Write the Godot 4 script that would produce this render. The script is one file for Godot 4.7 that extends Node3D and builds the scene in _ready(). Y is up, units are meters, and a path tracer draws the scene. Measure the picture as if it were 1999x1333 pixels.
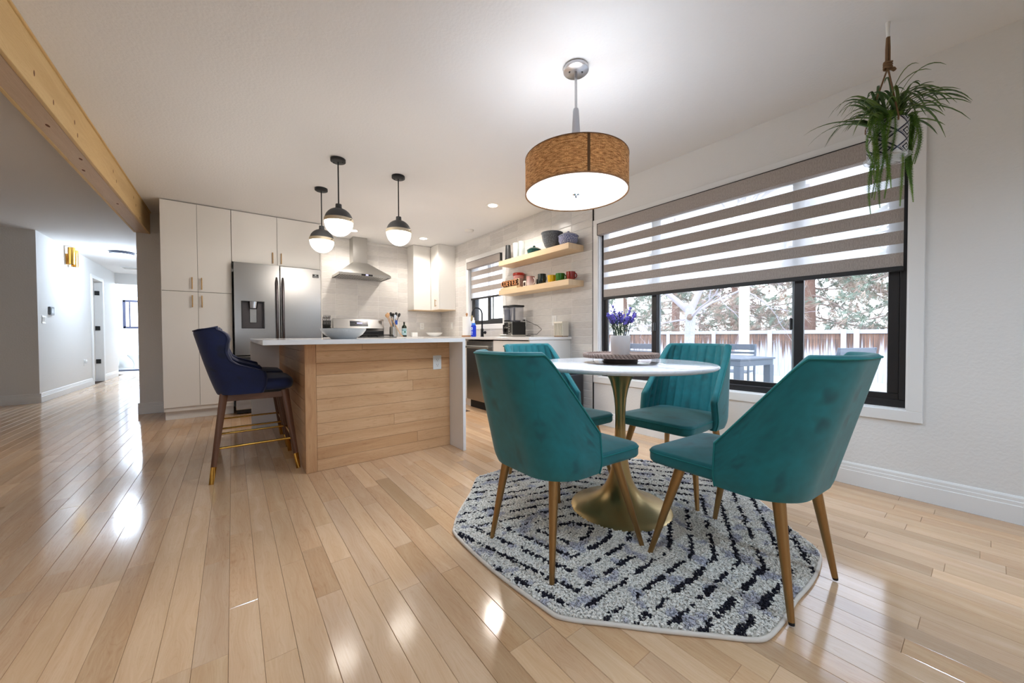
extends Node3D
# A maple-floored kitchen and dining corner: room shell, kitchen, island with stools, dining set on a rug, hanging plant, back yard.
# x runs along the kitchen's back wall, z towards the viewer, y up; metres.

const H := 2.45            # ceiling height
const XW := 3.05           # inner face of the window wall
const ZB := -6.13          # inner face of the kitchen's back wall
var rng := RandomNumberGenerator.new()
var M := {}
var taken := {}


# ---------------------------------------------------------------- mesh builder
class MB:
	var st := SurfaceTool.new()
	var tint := Color.WHITE
	var n := 0

	func _init() -> void:
		st.begin(Mesh.PRIMITIVE_TRIANGLES)
		st.set_smooth_group(-1)

	func v(p: Vector3, uv: Vector2) -> void:
		st.set_color(tint)
		st.set_uv(uv)
		st.add_vertex(p)
		n += 1

	func tri(a: Vector3, b: Vector3, c: Vector3, ua := Vector2.ZERO, ub := Vector2.ZERO, uc := Vector2.ZERO) -> void:
		v(a, ua); v(b, ub); v(c, uc)

	func quad(a: Vector3, b: Vector3, c: Vector3, d: Vector3, ua := Vector2(0, 1), ub := Vector2(0, 0), uc := Vector2(1, 0), ud := Vector2(1, 1)) -> void:
		tri(a, b, c, ua, ub, uc)
		tri(a, c, d, ua, uc, ud)

	func face(pts: Array, uvs: Array, inside: Vector3) -> void:   # a convex polygon turned away from the point «inside»
		var nn: Vector3 = (pts[2] - pts[0]).cross(pts[1] - pts[0])
		var mid := Vector3.ZERO
		for p in pts: mid += p
		mid /= pts.size()
		var flip: bool = nn.dot(mid - inside) < 0.0
		for k in range(1, pts.size() - 1):
			if flip: tri(pts[0], pts[k + 1], pts[k], uvs[0], uvs[k + 1], uvs[k])
			else: tri(pts[0], pts[k], pts[k + 1], uvs[0], uvs[k], uvs[k + 1])

	# a box with chamfered edges; its texture's v runs along its longest side, in metres
	func box(c: Vector3, s: Vector3, b := 0.0, bs := Basis.IDENTITY, uvo := Vector2.ZERO) -> MB:
		st.set_smooth_group(-1)
		var h := s * 0.5
		b = minf(b, minf(h.x, minf(h.y, h.z)) * 0.98)
		var long := 0
		if s.y >= s.x and s.y >= s.z: long = 1
		elif s.z >= s.x: long = 2
		for ax in 3:
			var u: int = (ax + 1) % 3
			var w: int = (ax + 2) % 3
			var vv: int = w
			var uu: int = u
			if u == long: vv = u; uu = w
			for sg in [-1.0, 1.0]:
				var pts := []
				var uvs := []
				for q in [[-1, -1], [1, -1], [1, 1], [-1, 1]]:
					var p := Vector3.ZERO
					p[ax] = sg * h[ax]
					p[u] = q[0] * (h[u] - b)
					p[w] = q[1] * (h[w] - b)
					uvs.append(Vector2(p[uu] + 0.37 * ax, p[vv]) + uvo)
					pts.append(c + bs * p)
				face(pts, uvs, c)
		if b > 0.0:
			for a3 in 3:
				var a1: int = (a3 + 1) % 3
				var a2: int = (a3 + 2) % 3
				for s1 in [-1.0, 1.0]:
					for s2 in [-1.0, 1.0]:
						var pts := []
						var uvs := []
						for q in [[0, -1], [1, -1], [1, 1], [0, 1]]:
							var p := Vector3.ZERO
							p[a3] = q[1] * (h[a3] - b)
							p[a1] = s1 * (h[a1] - (b if q[0] == 1 else 0.0))
							p[a2] = s2 * (h[a2] - (0.0 if q[0] == 1 else b))
							uvs.append(Vector2(p[a1], p[a3]) + uvo)
							pts.append(c + bs * p)
						face(pts, uvs, c)
			for sx in [-1.0, 1.0]:
				for sy in [-1.0, 1.0]:
					for sz in [-1.0, 1.0]:
						var pts := []
						for k in 3:
							var p := Vector3(sx * (h.x - b), sy * (h.y - b), sz * (h.z - b))
							p[k] = [sx, sy, sz][k] * h[k]
							pts.append(c + bs * p)
						face(pts, [uvo, uvo, uvo], c)
		return self

	func span(a: Vector3, b: Vector3, bev := 0.0) -> MB:          # the box between two corners
		return box((a + b) * 0.5, (b - a).abs(), bev)

	# a body of revolution about the y axis through «c»; profile of (radius, height) from bottom to top along the outside
	func lathe(prof: Array, c := Vector3.ZERO, seg := 32, bs := Basis.IDENTITY, turn := TAU, sharp := 0.7, vs := 1.0) -> MB:
		var g := 1
		for j in range(prof.size() - 1):
			if j > 0:
				var d0: Vector2 = prof[j] - prof[j - 1]
				var d1: Vector2 = prof[j + 1] - prof[j]
				if absf(d0.angle_to(d1)) > sharp: g += 1
			st.set_smooth_group(g)
			var p0: Vector2 = prof[j]
			var p1: Vector2 = prof[j + 1]
			for i in seg:
				var a0 := turn * i / seg
				var a1 := turn * (i + 1) / seg
				var q0 := Vector3(cos(a0), 0, sin(a0))
				var q1 := Vector3(cos(a1), 0, sin(a1))
				if i == seg - 1 and is_equal_approx(turn, TAU): q1 = Vector3(1, 0, 0)
				var y0 := Vector3(0, p0.y, 0)
				var y1 := Vector3(0, p1.y, 0)
				var u0 := float(i) / seg
				var u1 := float(i + 1) / seg
				var v0 := float(j) / (prof.size() - 1) * vs
				var v1 := float(j + 1) / (prof.size() - 1) * vs
				var A := c + bs * (q1 * p0.x + y0)
				var B := c + bs * (q1 * p1.x + y1)
				var C := c + bs * (q0 * p1.x + y1)
				var D := c + bs * (q0 * p0.x + y0)
				if p0.x < 1e-6: tri(A, B, C, Vector2(u1, v0), Vector2(u1, v1), Vector2(u0, v1))
				elif p1.x < 1e-6: tri(A, B, D, Vector2(u1, v0), Vector2(u1, v1), Vector2(u0, v0))
				else: quad(A, B, C, D, Vector2(u1, v0), Vector2(u1, v1), Vector2(u0, v1), Vector2(u0, v0))
		st.set_smooth_group(-1)
		return self

	func cyl(a: Vector3, b: Vector3, r0: float, r1 := -1.0, seg := 16) -> MB:
		return tube([a, b], [r0, r0 if r1 < 0.0 else r1], seg, true)

	# a round bar along points, of radii (one each, or one for all)
	func tube(pts: Array, radii: Array, seg := 8, caps := true, flat := 1.0, side := Vector3.ZERO) -> MB:
		var m := pts.size()
		var rings := []
		var prev := side
		var run := 0.0
		var along := []
		for i in m:
			var t: Vector3 = (pts[mini(i + 1, m - 1)] - pts[maxi(i - 1, 0)]).normalized()
			if prev == Vector3.ZERO or absf(prev.dot(t)) > 0.999:
				prev = Vector3.UP if absf(t.y) < 0.9 else Vector3.RIGHT
			var x := (prev - t * prev.dot(t)).normalized()
			prev = x
			var y := t.cross(x)
			var r: float = radii[mini(i, radii.size() - 1)]
			var ring := []
			for k in seg:
				var a := TAU * k / seg
				ring.append(pts[i] + (x * cos(a) + y * sin(a) * flat) * r)
			rings.append(ring)
			if i > 0: run += pts[i].distance_to(pts[i - 1])
			along.append(run)
		st.set_smooth_group(1)
		for i in m - 1:
			for k in seg:
				var k1: int = (k + 1) % seg
				var u0 := float(k) / seg
				var u1 := float(k + 1) / seg
				quad(rings[i][k1], rings[i + 1][k1], rings[i + 1][k], rings[i][k], Vector2(u1, along[i]), Vector2(u1, along[i + 1]), Vector2(u0, along[i + 1]), Vector2(u0, along[i]))
		st.set_smooth_group(-1)
		if caps:
			for k in seg:
				var k1: int = (k + 1) % seg
				tri(pts[0], rings[0][k1], rings[0][k])
				tri(pts[m - 1], rings[m - 1][k], rings[m - 1][k1])
		return self

	# a smooth sheet through a grid of points; flip turns it over
	func grid(P: Array, flip := false, us := 1.0, vs := 1.0, group := 1) -> MB:
		st.set_smooth_group(group)
		var a := P.size()
		var b: int = P[0].size()
		for i in a - 1:
			for j in b - 1:
				var u0 := us * i / (a - 1)
				var u1 := us * (i + 1) / (a - 1)
				var v0 := vs * j / (b - 1)
				var v1 := vs * (j + 1) / (b - 1)
				if flip: quad(P[i][j], P[i + 1][j], P[i + 1][j + 1], P[i][j + 1], Vector2(u0, v0), Vector2(u1, v0), Vector2(u1, v1), Vector2(u0, v1))
				else: quad(P[i][j], P[i][j + 1], P[i + 1][j + 1], P[i + 1][j], Vector2(u0, v0), Vector2(u0, v1), Vector2(u1, v1), Vector2(u1, v0))
		st.set_smooth_group(-1)
		return self

	# a plate of a convex or star-shaped outline in (x, z), between two heights, with rounded edges and a crowned top
	func cushion(outline: Array, y0: float, y1: float, r: float, crown := 0.0, steps := 4) -> MB:
		var c := Vector2.ZERO
		for p in outline: c += p
		c /= outline.size()
		var rings := []
		for k in steps + 1:
			var a := PI * 0.5 * k / steps
			rings.append([r * (1.0 - sin(a)), y0 + r * (1.0 - cos(a))])
		for k in steps + 1:
			var a := PI * 0.5 * k / steps
			rings.append([r * (1.0 - cos(a)), y1 - r * (1.0 - sin(a))])
		var m := outline.size()
		var at := func(k: int, inset: float, y: float) -> Vector3:
			var p: Vector2 = outline[(k + m) % m]
			var d := p - c
			var l := d.length()
			d *= maxf(0.0, (l - inset) / l)
			return Vector3(c.x + d.x, y, c.y + d.y)
		st.set_smooth_group(1)
		for i in rings.size() - 1:
			for k in m:
				var A: Vector3 = at.call(k + 1, rings[i][0], rings[i][1])
				var B: Vector3 = at.call(k + 1, rings[i + 1][0], rings[i + 1][1])
				var C: Vector3 = at.call(k, rings[i + 1][0], rings[i + 1][1])
				var D: Vector3 = at.call(k, rings[i][0], rings[i][1])
				face([A, B, C, D], [Vector2(A.x, A.z + A.y), Vector2(B.x, B.z + B.y), Vector2(C.x, C.z + C.y), Vector2(D.x, D.z + D.y)], Vector3(c.x, (y0 + y1) * 0.5, c.y))
		for k in m:                                               # top in three rings, then the underside
			var last := [r, y1]
			for f in [0.35, 0.7, 1.0]:
				var ins := func(kk: int, ff: float, yy: float) -> Vector3:
					var p: Vector3 = at.call(kk, r, yy)
					return Vector3(c.x, yy, c.y).lerp(p, 1.0 - ff)
				var ya: float = y1 + crown * (1.0 - pow(1.0 - (f - 0.35 if f < 0.5 else (0.35 if f < 0.9 else 0.7)), 2.0))
				var yb: float = y1 + crown * (1.0 - pow(1.0 - f, 2.0))
				var fa: float = 0.0 if f < 0.5 else (0.35 if f < 0.9 else 0.7)
				ya = y1 + crown * (1.0 - pow(1.0 - fa, 2.0))
				var A: Vector3 = ins.call(k, fa, ya)
				var B: Vector3 = ins.call(k + 1, fa, ya)
				var C: Vector3 = ins.call(k + 1, f, yb)
				var D: Vector3 = ins.call(k, f, yb)
				if f < 1.0: face([A, B, C, D], [Vector2(A.x, A.z), Vector2(B.x, B.z), Vector2(C.x, C.z), Vector2(D.x, D.z)], Vector3(c.x, y0, c.y))
				else: face([A, B, C], [Vector2(A.x, A.z), Vector2(B.x, B.z), Vector2(C.x, C.z)], Vector3(c.x, y0, c.y))
			var E: Vector3 = at.call(k, r, y0)
			var F: Vector3 = at.call(k + 1, r, y0)
			face([Vector3(c.x, y0, c.y), E, F], [Vector2(c.x, c.y), Vector2(E.x, E.z), Vector2(F.x, F.z)], Vector3(c.x, y1, c.y))
		st.set_smooth_group(-1)
		return self

	# an outline in (a, b) pushed along the third axis; axis 0 = x, 1 = y, 2 = z
	func prism(outline: Array, axis: int, lo: float, hi: float) -> MB:
		st.set_smooth_group(-1)
		var to := func(p: Vector2, h: float) -> Vector3:
			return Vector3(h, p.y, p.x) if axis == 0 else Vector3(p.x, h, p.y) if axis == 1 else Vector3(p.x, p.y, h)
		var poly := PackedVector2Array(outline)
		var idx := Geometry2D.triangulate_polygon(poly)
		var mid := Vector3.ZERO
		for p in outline: mid += to.call(p, (lo + hi) * 0.5)
		mid /= outline.size()
		for k in range(0, idx.size(), 3):
			for e in [lo, hi]:
				var q := []
				var uv := []
				for j in 3:
					q.append(to.call(poly[idx[k + j]], e))
					uv.append(poly[idx[k + j]])
				var inner: Vector3 = q[0]
				inner[axis] = (lo + hi) * 0.5
				face(q, uv, inner)
		var ccw := Geometry2D.is_polygon_clockwise(poly)
		for k in poly.size():
			var a := poly[k]
			var b := poly[(k + 1) % poly.size()]
			var nn := Vector2(b.y - a.y, a.x - b.x) * (-1.0 if ccw else 1.0)
			var m := (a + b) * 0.5
			face([to.call(a, lo), to.call(b, lo), to.call(b, hi), to.call(a, hi)], [Vector2(lo, 0), Vector2(lo, a.distance_to(b)), Vector2(hi, a.distance_to(b)), Vector2(hi, 0)], to.call(m - nn.normalized() * 0.001, (lo + hi) * 0.5))
		return self

	func mesh() -> ArrayMesh:
		st.generate_normals()
		st.index()
		return st.commit()


func mb() -> MB:
	return MB.new()


# ---------------------------------------------------------------- scene tree
func numbered(called: String) -> String:
	if not taken.has(called):
		taken[called] = 0
		return called
	taken[called] += 1
	return "%s_%03d" % [called, taken[called]]


func thing(called: String, label: String, category: String, at := Vector3.ZERO, turn := 0.0, group := "") -> Node3D:
	var o := Node3D.new()
	o.name = numbered(called)
	add_child(o)
	o.position = at
	o.rotation.y = turn
	o.set_meta("label", label)
	o.set_meta("category", category)
	if group: o.set_meta("group", group)
	return o


func part(called: String, b, mat: Material, parent: Node3D, at := Vector3.ZERO) -> MeshInstance3D:
	var o := MeshInstance3D.new()
	o.mesh = b.mesh() if b is MB else b
	o.material_override = mat
	o.name = called
	o.position = at
	parent.add_child(o, true)
	return o


func single(called: String, label: String, category: String, b, mat: Material, group := "", at := Vector3.ZERO) -> MeshInstance3D:
	var o := part(numbered(called), b, mat, self, at)
	o.set_meta("label", label)
	o.set_meta("category", category)
	if group: o.set_meta("group", group)
	return o


func struct(called: String, b, mat: Material) -> MeshInstance3D:
	var o := part(called, b, mat, self)
	o.set_meta("kind", "structure")
	return o


func frame_of(called: String) -> Node3D:                          # a piece of the setting that is made of parts
	var o := Node3D.new()
	o.name = called
	add_child(o)
	o.set_meta("kind", "structure")
	return o


func copy_of(o: Node3D, label: String, at: Vector3, turn: float) -> Node3D:
	var c: Node3D = o.duplicate()
	var base: String = o.name
	c.name = numbered(base)
	add_child(c)
	c.position = at
	c.rotation.y = turn
	c.set_meta("label", label)
	return c


func many(called: String, mesh: Mesh, mat: Material, places: Array, parent: Node3D, colors := []) -> MultiMeshInstance3D:
	var mm := MultiMesh.new()
	mm.transform_format = MultiMesh.TRANSFORM_3D
	mm.use_colors = not colors.is_empty()
	mm.mesh = mesh
	mm.instance_count = places.size()
	for i in places.size():
		mm.set_instance_transform(i, places[i])
		if not colors.is_empty(): mm.set_instance_color(i, colors[i])
	var o := MultiMeshInstance3D.new()
	o.multimesh = mm
	o.material_override = mat
	o.name = called
	parent.add_child(o, true)
	o.set_meta("kind", "stuff")
	return o


func omni(called: String, at: Vector3, energy: float, color: Color, size := 0.05, parent: Node3D = self) -> void:
	var l := OmniLight3D.new()
	l.name = called
	l.position = at
	l.light_energy = energy
	l.light_color = color
	l.light_size = size
	l.omni_range = 14.0
	l.omni_attenuation = 2.0
	l.shadow_enabled = true
	parent.add_child(l, true)


func spot(called: String, at: Vector3, towards: Vector3, energy: float, color: Color, angle := 55.0, size := 0.05, parent: Node3D = self) -> void:
	var l := SpotLight3D.new()
	l.name = called
	l.light_energy = energy
	l.light_color = color
	l.light_size = size
	l.spot_range = 14.0
	l.spot_attenuation = 2.0
	l.spot_angle = angle
	l.spot_angle_attenuation = 0.6
	l.shadow_enabled = true
	parent.add_child(l, true)
	l.position = at
	var up := Vector3.UP if absf(towards.normalized().y) < 0.9 else Vector3.FORWARD
	l.basis = Basis.looking_at(towards, up)


# ---------------------------------------------------------------- materials
func mat(color: Color, rough := 0.5, metal := 0.0) -> StandardMaterial3D:
	var m := StandardMaterial3D.new()
	m.albedo_color = color
	m.roughness = rough
	m.metallic = metal
	return m


func noise(freq: float, octaves := 3, sd := 1, kind := FastNoiseLite.TYPE_SIMPLEX_SMOOTH) -> FastNoiseLite:
	var n := FastNoiseLite.new()
	n.seed = sd
	n.frequency = freq
	n.noise_type = kind
	n.fractal_type = FastNoiseLite.FRACTAL_FBM
	n.fractal_octaves = octaves
	return n


func painted(w: int, h: int, f: Callable) -> ImageTexture:
	var im := Image.create(w, h, false, Image.FORMAT_RGB8)
	for y in h:
		for x in w:
			im.set_pixel(x, y, f.call(x, y))
	return ImageTexture.create_from_image(im)


func mirrored(t: ImageTexture) -> ImageTexture:                   # four mirrored copies, so that it repeats without a seam
	var a := t.get_image()
	var w := a.get_width()
	var h := a.get_height()
	var im := Image.create(w * 2, h * 2, false, a.get_format())
	im.blit_rect(a, Rect2i(0, 0, w, h), Vector2i.ZERO)
	a.flip_x()
	im.blit_rect(a, Rect2i(0, 0, w, h), Vector2i(w, 0))
	a.flip_y()
	im.blit_rect(a, Rect2i(0, 0, w, h), Vector2i(w, h))
	a.flip_x()
	im.blit_rect(a, Rect2i(0, 0, w, h), Vector2i(0, h))
	return ImageTexture.create_from_image(im)


# long-grained timber; u spans «across» metres of width, v «along» metres of length
func timber(pale: Color, dark: Color, sd: int, figure := 1.0, knots := 0.0) -> ImageTexture:
	var fine := noise(0.09, 3, sd)
	var wide := noise(0.012, 2, sd + 1)
	var warp := noise(0.02, 2, sd + 2)
	var fleck := noise(0.05, 2, sd + 3)
	var f := func(x: int, y: int) -> Color:
		var wx := x + 14.0 * warp.get_noise_2d(x * 0.7, y * 0.35)
		var g := fine.get_noise_2d(wx * 2.0, y * 0.12)
		var r := wide.get_noise_2d(wx * 1.6, y * 0.25)
		var rings := absf(sin(r * 26.0)) 
		var t := 0.36 + 0.16 * g + 0.20 * r + figure * 0.16 * pow(1.0 - rings, 4.0)
		t += 0.5 * maxf(0.0, fleck.get_noise_2d(wx * 1.4 + 500.0, y * 0.5) - 0.42) * figure
		if knots > 0.0:
			var k := fleck.get_noise_2d(x * 0.45 + 900.0, y * 0.22)
			t += knots * maxf(0.0, k - 0.5) * 4.0
		return pale.lerp(dark, clampf(t, 0.0, 1.0))
	return mirrored(painted(160, 320, f))


func textured(tex: Texture2D, rough: float, scale := Vector3.ONE, metal := 0.0) -> StandardMaterial3D:
	var m := mat(Color.WHITE, rough, metal)
	m.albedo_texture = tex
	m.uv1_scale = scale
	return m


func with_bump(m: StandardMaterial3D, tex: Texture2D, cm: float) -> StandardMaterial3D:
	m.heightmap_enabled = true
	m.heightmap_texture = tex
	m.heightmap_scale = cm
	return m


func grain(w: int, h: int, fx: float, fy: float, sd: int, octaves := 3) -> ImageTexture:
	var n := noise(1.0, octaves, sd)
	return mirrored(painted(w, h, func(x: int, y: int) -> Color:
		var t := 0.5 + 0.5 * n.get_noise_2d(x * fx, y * fy)
		return Color(t, t, t)))


func glow(color: Color, energy: float) -> StandardMaterial3D:
	var m := mat(Color(0.9, 0.9, 0.9), 0.4)
	m.emission_enabled = true
	m.emission = color
	m.emission_energy_multiplier = energy
	return m


func glass(alpha := 0.06, tint := Color(0.92, 0.96, 0.97), rough := 0.02) -> StandardMaterial3D:
	var m := mat(Color(tint.r, tint.g, tint.b, alpha), rough)
	m.transparency = BaseMaterial3D.TRANSPARENCY_ALPHA
	return m


func velvet(base: Color, sd: int, sheen: float) -> StandardMaterial3D:
	var a := noise(0.016, 3, sd)
	var b := noise(0.05, 2, sd + 1)
	var tex := mirrored(painted(128, 128, func(x: int, y: int) -> Color:
		var t := 0.94 + 0.09 * a.get_noise_2d(x, y) + 0.05 * b.get_noise_2d(x, y)
		var d := maxf(0.0, a.get_noise_2d(x * 0.8 + 300.0, y * 0.8) - 0.30)
		t -= 0.75 * d
		return Color(base.r * t, base.g * t, base.b * t)))
	var m := textured(tex, 0.75, Vector3(1.5, 1.5, 1.5))
	m.rim_enabled = true
	m.rim = sheen
	m.rim_tint = 0.95
	return m


func make_materials() -> void:
	var bumps := noise(0.03, 3, 5)
	var knock := mirrored(painted(256, 256, func(x: int, y: int) -> Color:
		var t := 0.5 + 0.5 * clampf(bumps.get_noise_2d(x * 1.3, y * 1.3) * 2.2, -1.0, 1.0)
		return Color(t, t, t)))
	M.wall = mat(Color(0.905, 0.900, 0.890), 0.85)
	M.ceiling = mat(Color(0.915, 0.91, 0.905), 0.9)
	for m in [M.wall, M.ceiling]:
		m.uv1_triplanar = true
		m.uv1_world_triplanar = true
		m.uv1_scale = Vector3(2.2, 2.2, 2.2)
		with_bump(m, knock, 0.045)
	M.trim = mat(Color(0.93, 0.93, 0.925), 0.45)
	M.maple_tex = timber(Color(0.95, 0.82, 0.675), Color(0.82, 0.64, 0.475), 11, 0.8)
	M.maple_tex_b = timber(Color(0.935, 0.795, 0.64), Color(0.78, 0.59, 0.425), 31, 1.2)
	M.floor = []
	for t in [M.maple_tex, M.maple_tex_b]:
		var m := textured(t, 0.115, Vector3(2.6, 0.62, 1))
		m.vertex_color_use_as_albedo = true
		m.clearcoat_enabled = false
		M.floor.append(m)
	M.panel = []
	for k in 3:
		var m := textured(timber([Color(0.90, 0.745, 0.57), Color(0.87, 0.70, 0.52), Color(0.915, 0.77, 0.60)][k], [Color(0.70, 0.50, 0.335), Color(0.655, 0.455, 0.29), Color(0.72, 0.525, 0.36)][k], 50 + k * 7, 1.1), 0.42, Vector3(1.9, 0.5, 1))
		M.panel.append(m)
	M.subfloor = mat(Color(0.30, 0.21, 0.14), 0.9)
	M.pine = textured(timber(Color(0.88, 0.77, 0.56), Color(0.73, 0.57, 0.36), 70, 0.7), 0.55, Vector3(2.0, 0.4, 1))
	M.pine_pale = textured(timber(Color(0.86, 0.77, 0.66), Color(0.70, 0.58, 0.47), 75, 0.7), 0.55, Vector3(2.0, 0.4, 1))
	M.shelf = textured(timber(Color(0.925, 0.83, 0.69), Color(0.82, 0.69, 0.53), 81, 0.5), 0.45, Vector3(2.0, 0.5, 1))
	M.walnut = textured(timber(Color(0.50, 0.335, 0.235), Color(0.27, 0.165, 0.11), 91, 0.6), 0.38, Vector3(3.0, 1.0, 1))
	M.quartz = mat(Color(0.93, 0.925, 0.92), 0.12)
	M.white = mat(Color(0.915, 0.905, 0.885), 0.38)
	M.white_gloss = mat(Color(0.93, 0.93, 0.92), 0.2)
	M.gap = mat(Color(0.10, 0.09, 0.085), 0.8)
	var streak := grain(64, 256, 0.35, 0.006, 7)
	M.steel = with_bump(mat(Color(0.62, 0.615, 0.61), 0.25, 1.0), streak, 0.006)
	M.steel_hood = mat(Color(0.74, 0.735, 0.72), 0.3, 1.0)
	M.steel_dark = mat(Color(0.33, 0.33, 0.335), 0.35, 0.9)
	M.nickel = mat(Color(0.75, 0.75, 0.76), 0.3, 1.0)
	M.chrome = mat(Color(0.85, 0.85, 0.86), 0.08, 1.0)
	M.black = mat(Color(0.035, 0.035, 0.038), 0.35)
	M.black_matte = mat(Color(0.05, 0.05, 0.052), 0.65)
	M.charcoal = mat(Color(0.125, 0.125, 0.13), 0.55)
	M.bronze = mat(Color(0.135, 0.125, 0.13), 0.42)
	M.grey_metal = mat(Color(0.21, 0.215, 0.225), 0.5, 0.35)
	M.brass = mat(Color(0.80, 0.62, 0.30), 0.22, 1.0)
	M.brass_matte = mat(Color(0.70, 0.56, 0.37), 0.38, 1.0)
	M.gold_legs = mat(Color(0.635, 0.50, 0.325), 0.36, 0.9)
	M.tulip = mat(Color(0.70, 0.61, 0.425), 0.32, 1.0)
	M.teal = velvet(Color(0.02, 0.445, 0.465), 41, 0.5)
	M.teal_pipe = mat(Color(0.05, 0.46, 0.46), 0.7)
	M.navy = velvet(Color(0.02, 0.10, 0.29), 45, 0.4)
	M.navy_pipe = mat(Color(0.05, 0.10, 0.25), 0.7)
	var vein := noise(0.012, 4, 15)
	M.marble = textured(mirrored(painted(256, 256, func(x: int, y: int) -> Color:
		var a := absf(vein.get_noise_2d(x, y * 1.7 + x * 0.4))
		var t := 1.0 - 0.09 * pow(maxf(0.0, 1.0 - a * 5.0), 2.0) - 0.03 * vein.get_noise_2d(x * 0.5 + 900.0, y)
		return Color(0.945 * t, 0.94 * t, 0.95 * t))), 0.08, Vector3(1.4, 1.4, 1))
	var lin := noise(0.2, 3, 17)
	var linw := noise(0.05, 2, 18)
	M.tile = []
	for k in 4:
		var base: Color = [Color(0.85, 0.835, 0.82), Color(0.835, 0.82, 0.805), Color(0.865, 0.85, 0.83), Color(0.82, 0.805, 0.79)][k]
		M.tile.append(textured(painted(256, 64, func(x: int, y: int) -> Color:
			var t := 1.0 + 0.03 * lin.get_noise_2d(x * 0.05 + 50.0 * k, y * 1.4) + 0.03 * linw.get_noise_2d(x * 0.25 + 70.0 * k, y * 2.0)
			return Color(base.r * t, base.g * t, base.b * t)), 0.22, Vector3(1, 1, 1)))
	M.grout = mat(Color(0.90, 0.89, 0.88), 0.8)
	var weave := noise(0.3, 2, 19)
	M.blind = textured(mirrored(painted(256, 128, func(x: int, y: int) -> Color:
		var t := 1.0 + 0.20 * weave.get_noise_2d(x * 0.10, y * 1.6) + 0.08 * weave.get_noise_2d(x * 0.9, y * 0.8)
		return Color(0.665 * t, 0.63 * t, 0.605 * t))), 0.85, Vector3(2.4, 5.0, 1))
	M.blind.backlight_enabled = true
	M.blind.backlight = Color(0.10, 0.095, 0.09)
	M.sheer = mat(Color(0.95, 0.96, 0.96, 0.80), 0.9)
	M.sheer.transparency = BaseMaterial3D.TRANSPARENCY_ALPHA
	M.sheer.backlight_enabled = true
	M.sheer.backlight = Color(1.0, 1.0, 1.0)
	M.glass = glass(0.05)
	M.clear = glass(0.16, Color(0.9, 0.95, 0.96))
	var cork := noise(0.10, 3, 23)
	var corkf := noise(0.35, 2, 24)
	M.cork = textured(mirrored(painted(384, 96, func(x: int, y: int) -> Color:
		var t := cork.get_noise_2d(x * 0.35, y * 1.6)
		var c := Color(0.88, 0.72, 0.52).lerp(Color(0.60, 0.43, 0.27), clampf(0.45 + 1.3 * t, 0.0, 1.0))
		if corkf.get_noise_2d(x * 0.8, y * 0.8) > 0.42: c = Color(1.0, 0.90, 0.68)
		return c)), 0.8, Vector3(1.5, 1, 1))
	M.cork.backlight_enabled = true
	M.cork.backlight = Color(0.8, 0.8, 0.8)
	M.jute = textured(grain(32, 64, 0.3, 0.3, 29), 0.9, Vector3(2, 20, 1))
	M.jute.albedo_color = Color(0.95, 0.74, 0.54)
	M.rubber = mat(Color(0.03, 0.03, 0.03), 0.7)
	M.paper = mat(Color(0.94, 0.94, 0.93), 0.9)
	M.oak = textured(timber(Color(0.74, 0.55, 0.38), Color(0.54, 0.37, 0.24), 99, 0.6), 0.6, Vector3(3, 1, 1))
	M.screen = glow(Color(0.30, 0.36, 0.95), 0.9)


func flat_mat(c: Color, rough := 0.4, metal := 0.0) -> StandardMaterial3D:      # one material per colour
	var key := "%s %.2f %.2f" % [c.to_html(), rough, metal]
	if not M.has(key): M[key] = mat(c, rough, metal)
	return M[key]


# ---------------------------------------------------------------- build
func _ready() -> void:
	rng.seed = 20240
	# camera
	var cam := Camera3D.new()
	cam.name = "camera"
	cam.fov = rad_to_deg(2.0 * atan(666.5 / 714.27))
	cam.near = 0.02
	cam.far = 200.0
	cam.basis = Basis.from_euler(Vector3(-0.0176608, -0.652368, -0.004587), EULER_ORDER_YXZ)
	cam.position = Vector3(0, 0.93684, 0)
	add_child(cam)
	cam.current = true
	# sky and exposure: a bright overcast winter day
	var env := Environment.new()
	env.background_mode = Environment.BG_SKY
	var sky := Sky.new()
	var sm := ProceduralSkyMaterial.new()
	sm.sky_top_color = Color(0.80, 0.86, 0.97)
	sm.sky_horizon_color = Color(0.95, 0.97, 1.0)
	sm.sky_curve = 0.25
	sm.ground_bottom_color = Color(0.55, 0.55, 0.55)
	sm.ground_horizon_color = Color(0.80, 0.82, 0.85)
	sm.sky_energy_multiplier = 1.75
	sm.ground_energy_multiplier = 1.0
	sky.sky_material = sm
	env.sky = sky
	env.tonemap_mode = Environment.TONE_MAPPER_LINEAR
	env.tonemap_exposure = 1.72
	env.sdfgi_enabled = true
	env.ssao_enabled = true
	env.ssil_enabled = true
	var we := WorldEnvironment.new()
	we.name = "surroundings"
	we.environment = env
	add_child(we)

	make_materials()
	ceiling_lights()
	room_shell()
	floor_boards()
	window_big()
	window_small()
	hallway()
	pantry_and_fridge()
	range_and_hood()
	corner_and_base_cabinets()
	island()
	pendants()
	stools()
	rug()
	dining_table()
	dining_chairs()
	dining_lamp()
	hanging_plant()
	shelves()
	counter_things()
	yard()


const WARM := Color(1.0, 0.965, 0.925)
const COOL := Color(0.84, 0.915, 1.0)
const DAY := Color(0.80, 0.90, 1.0)


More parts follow.
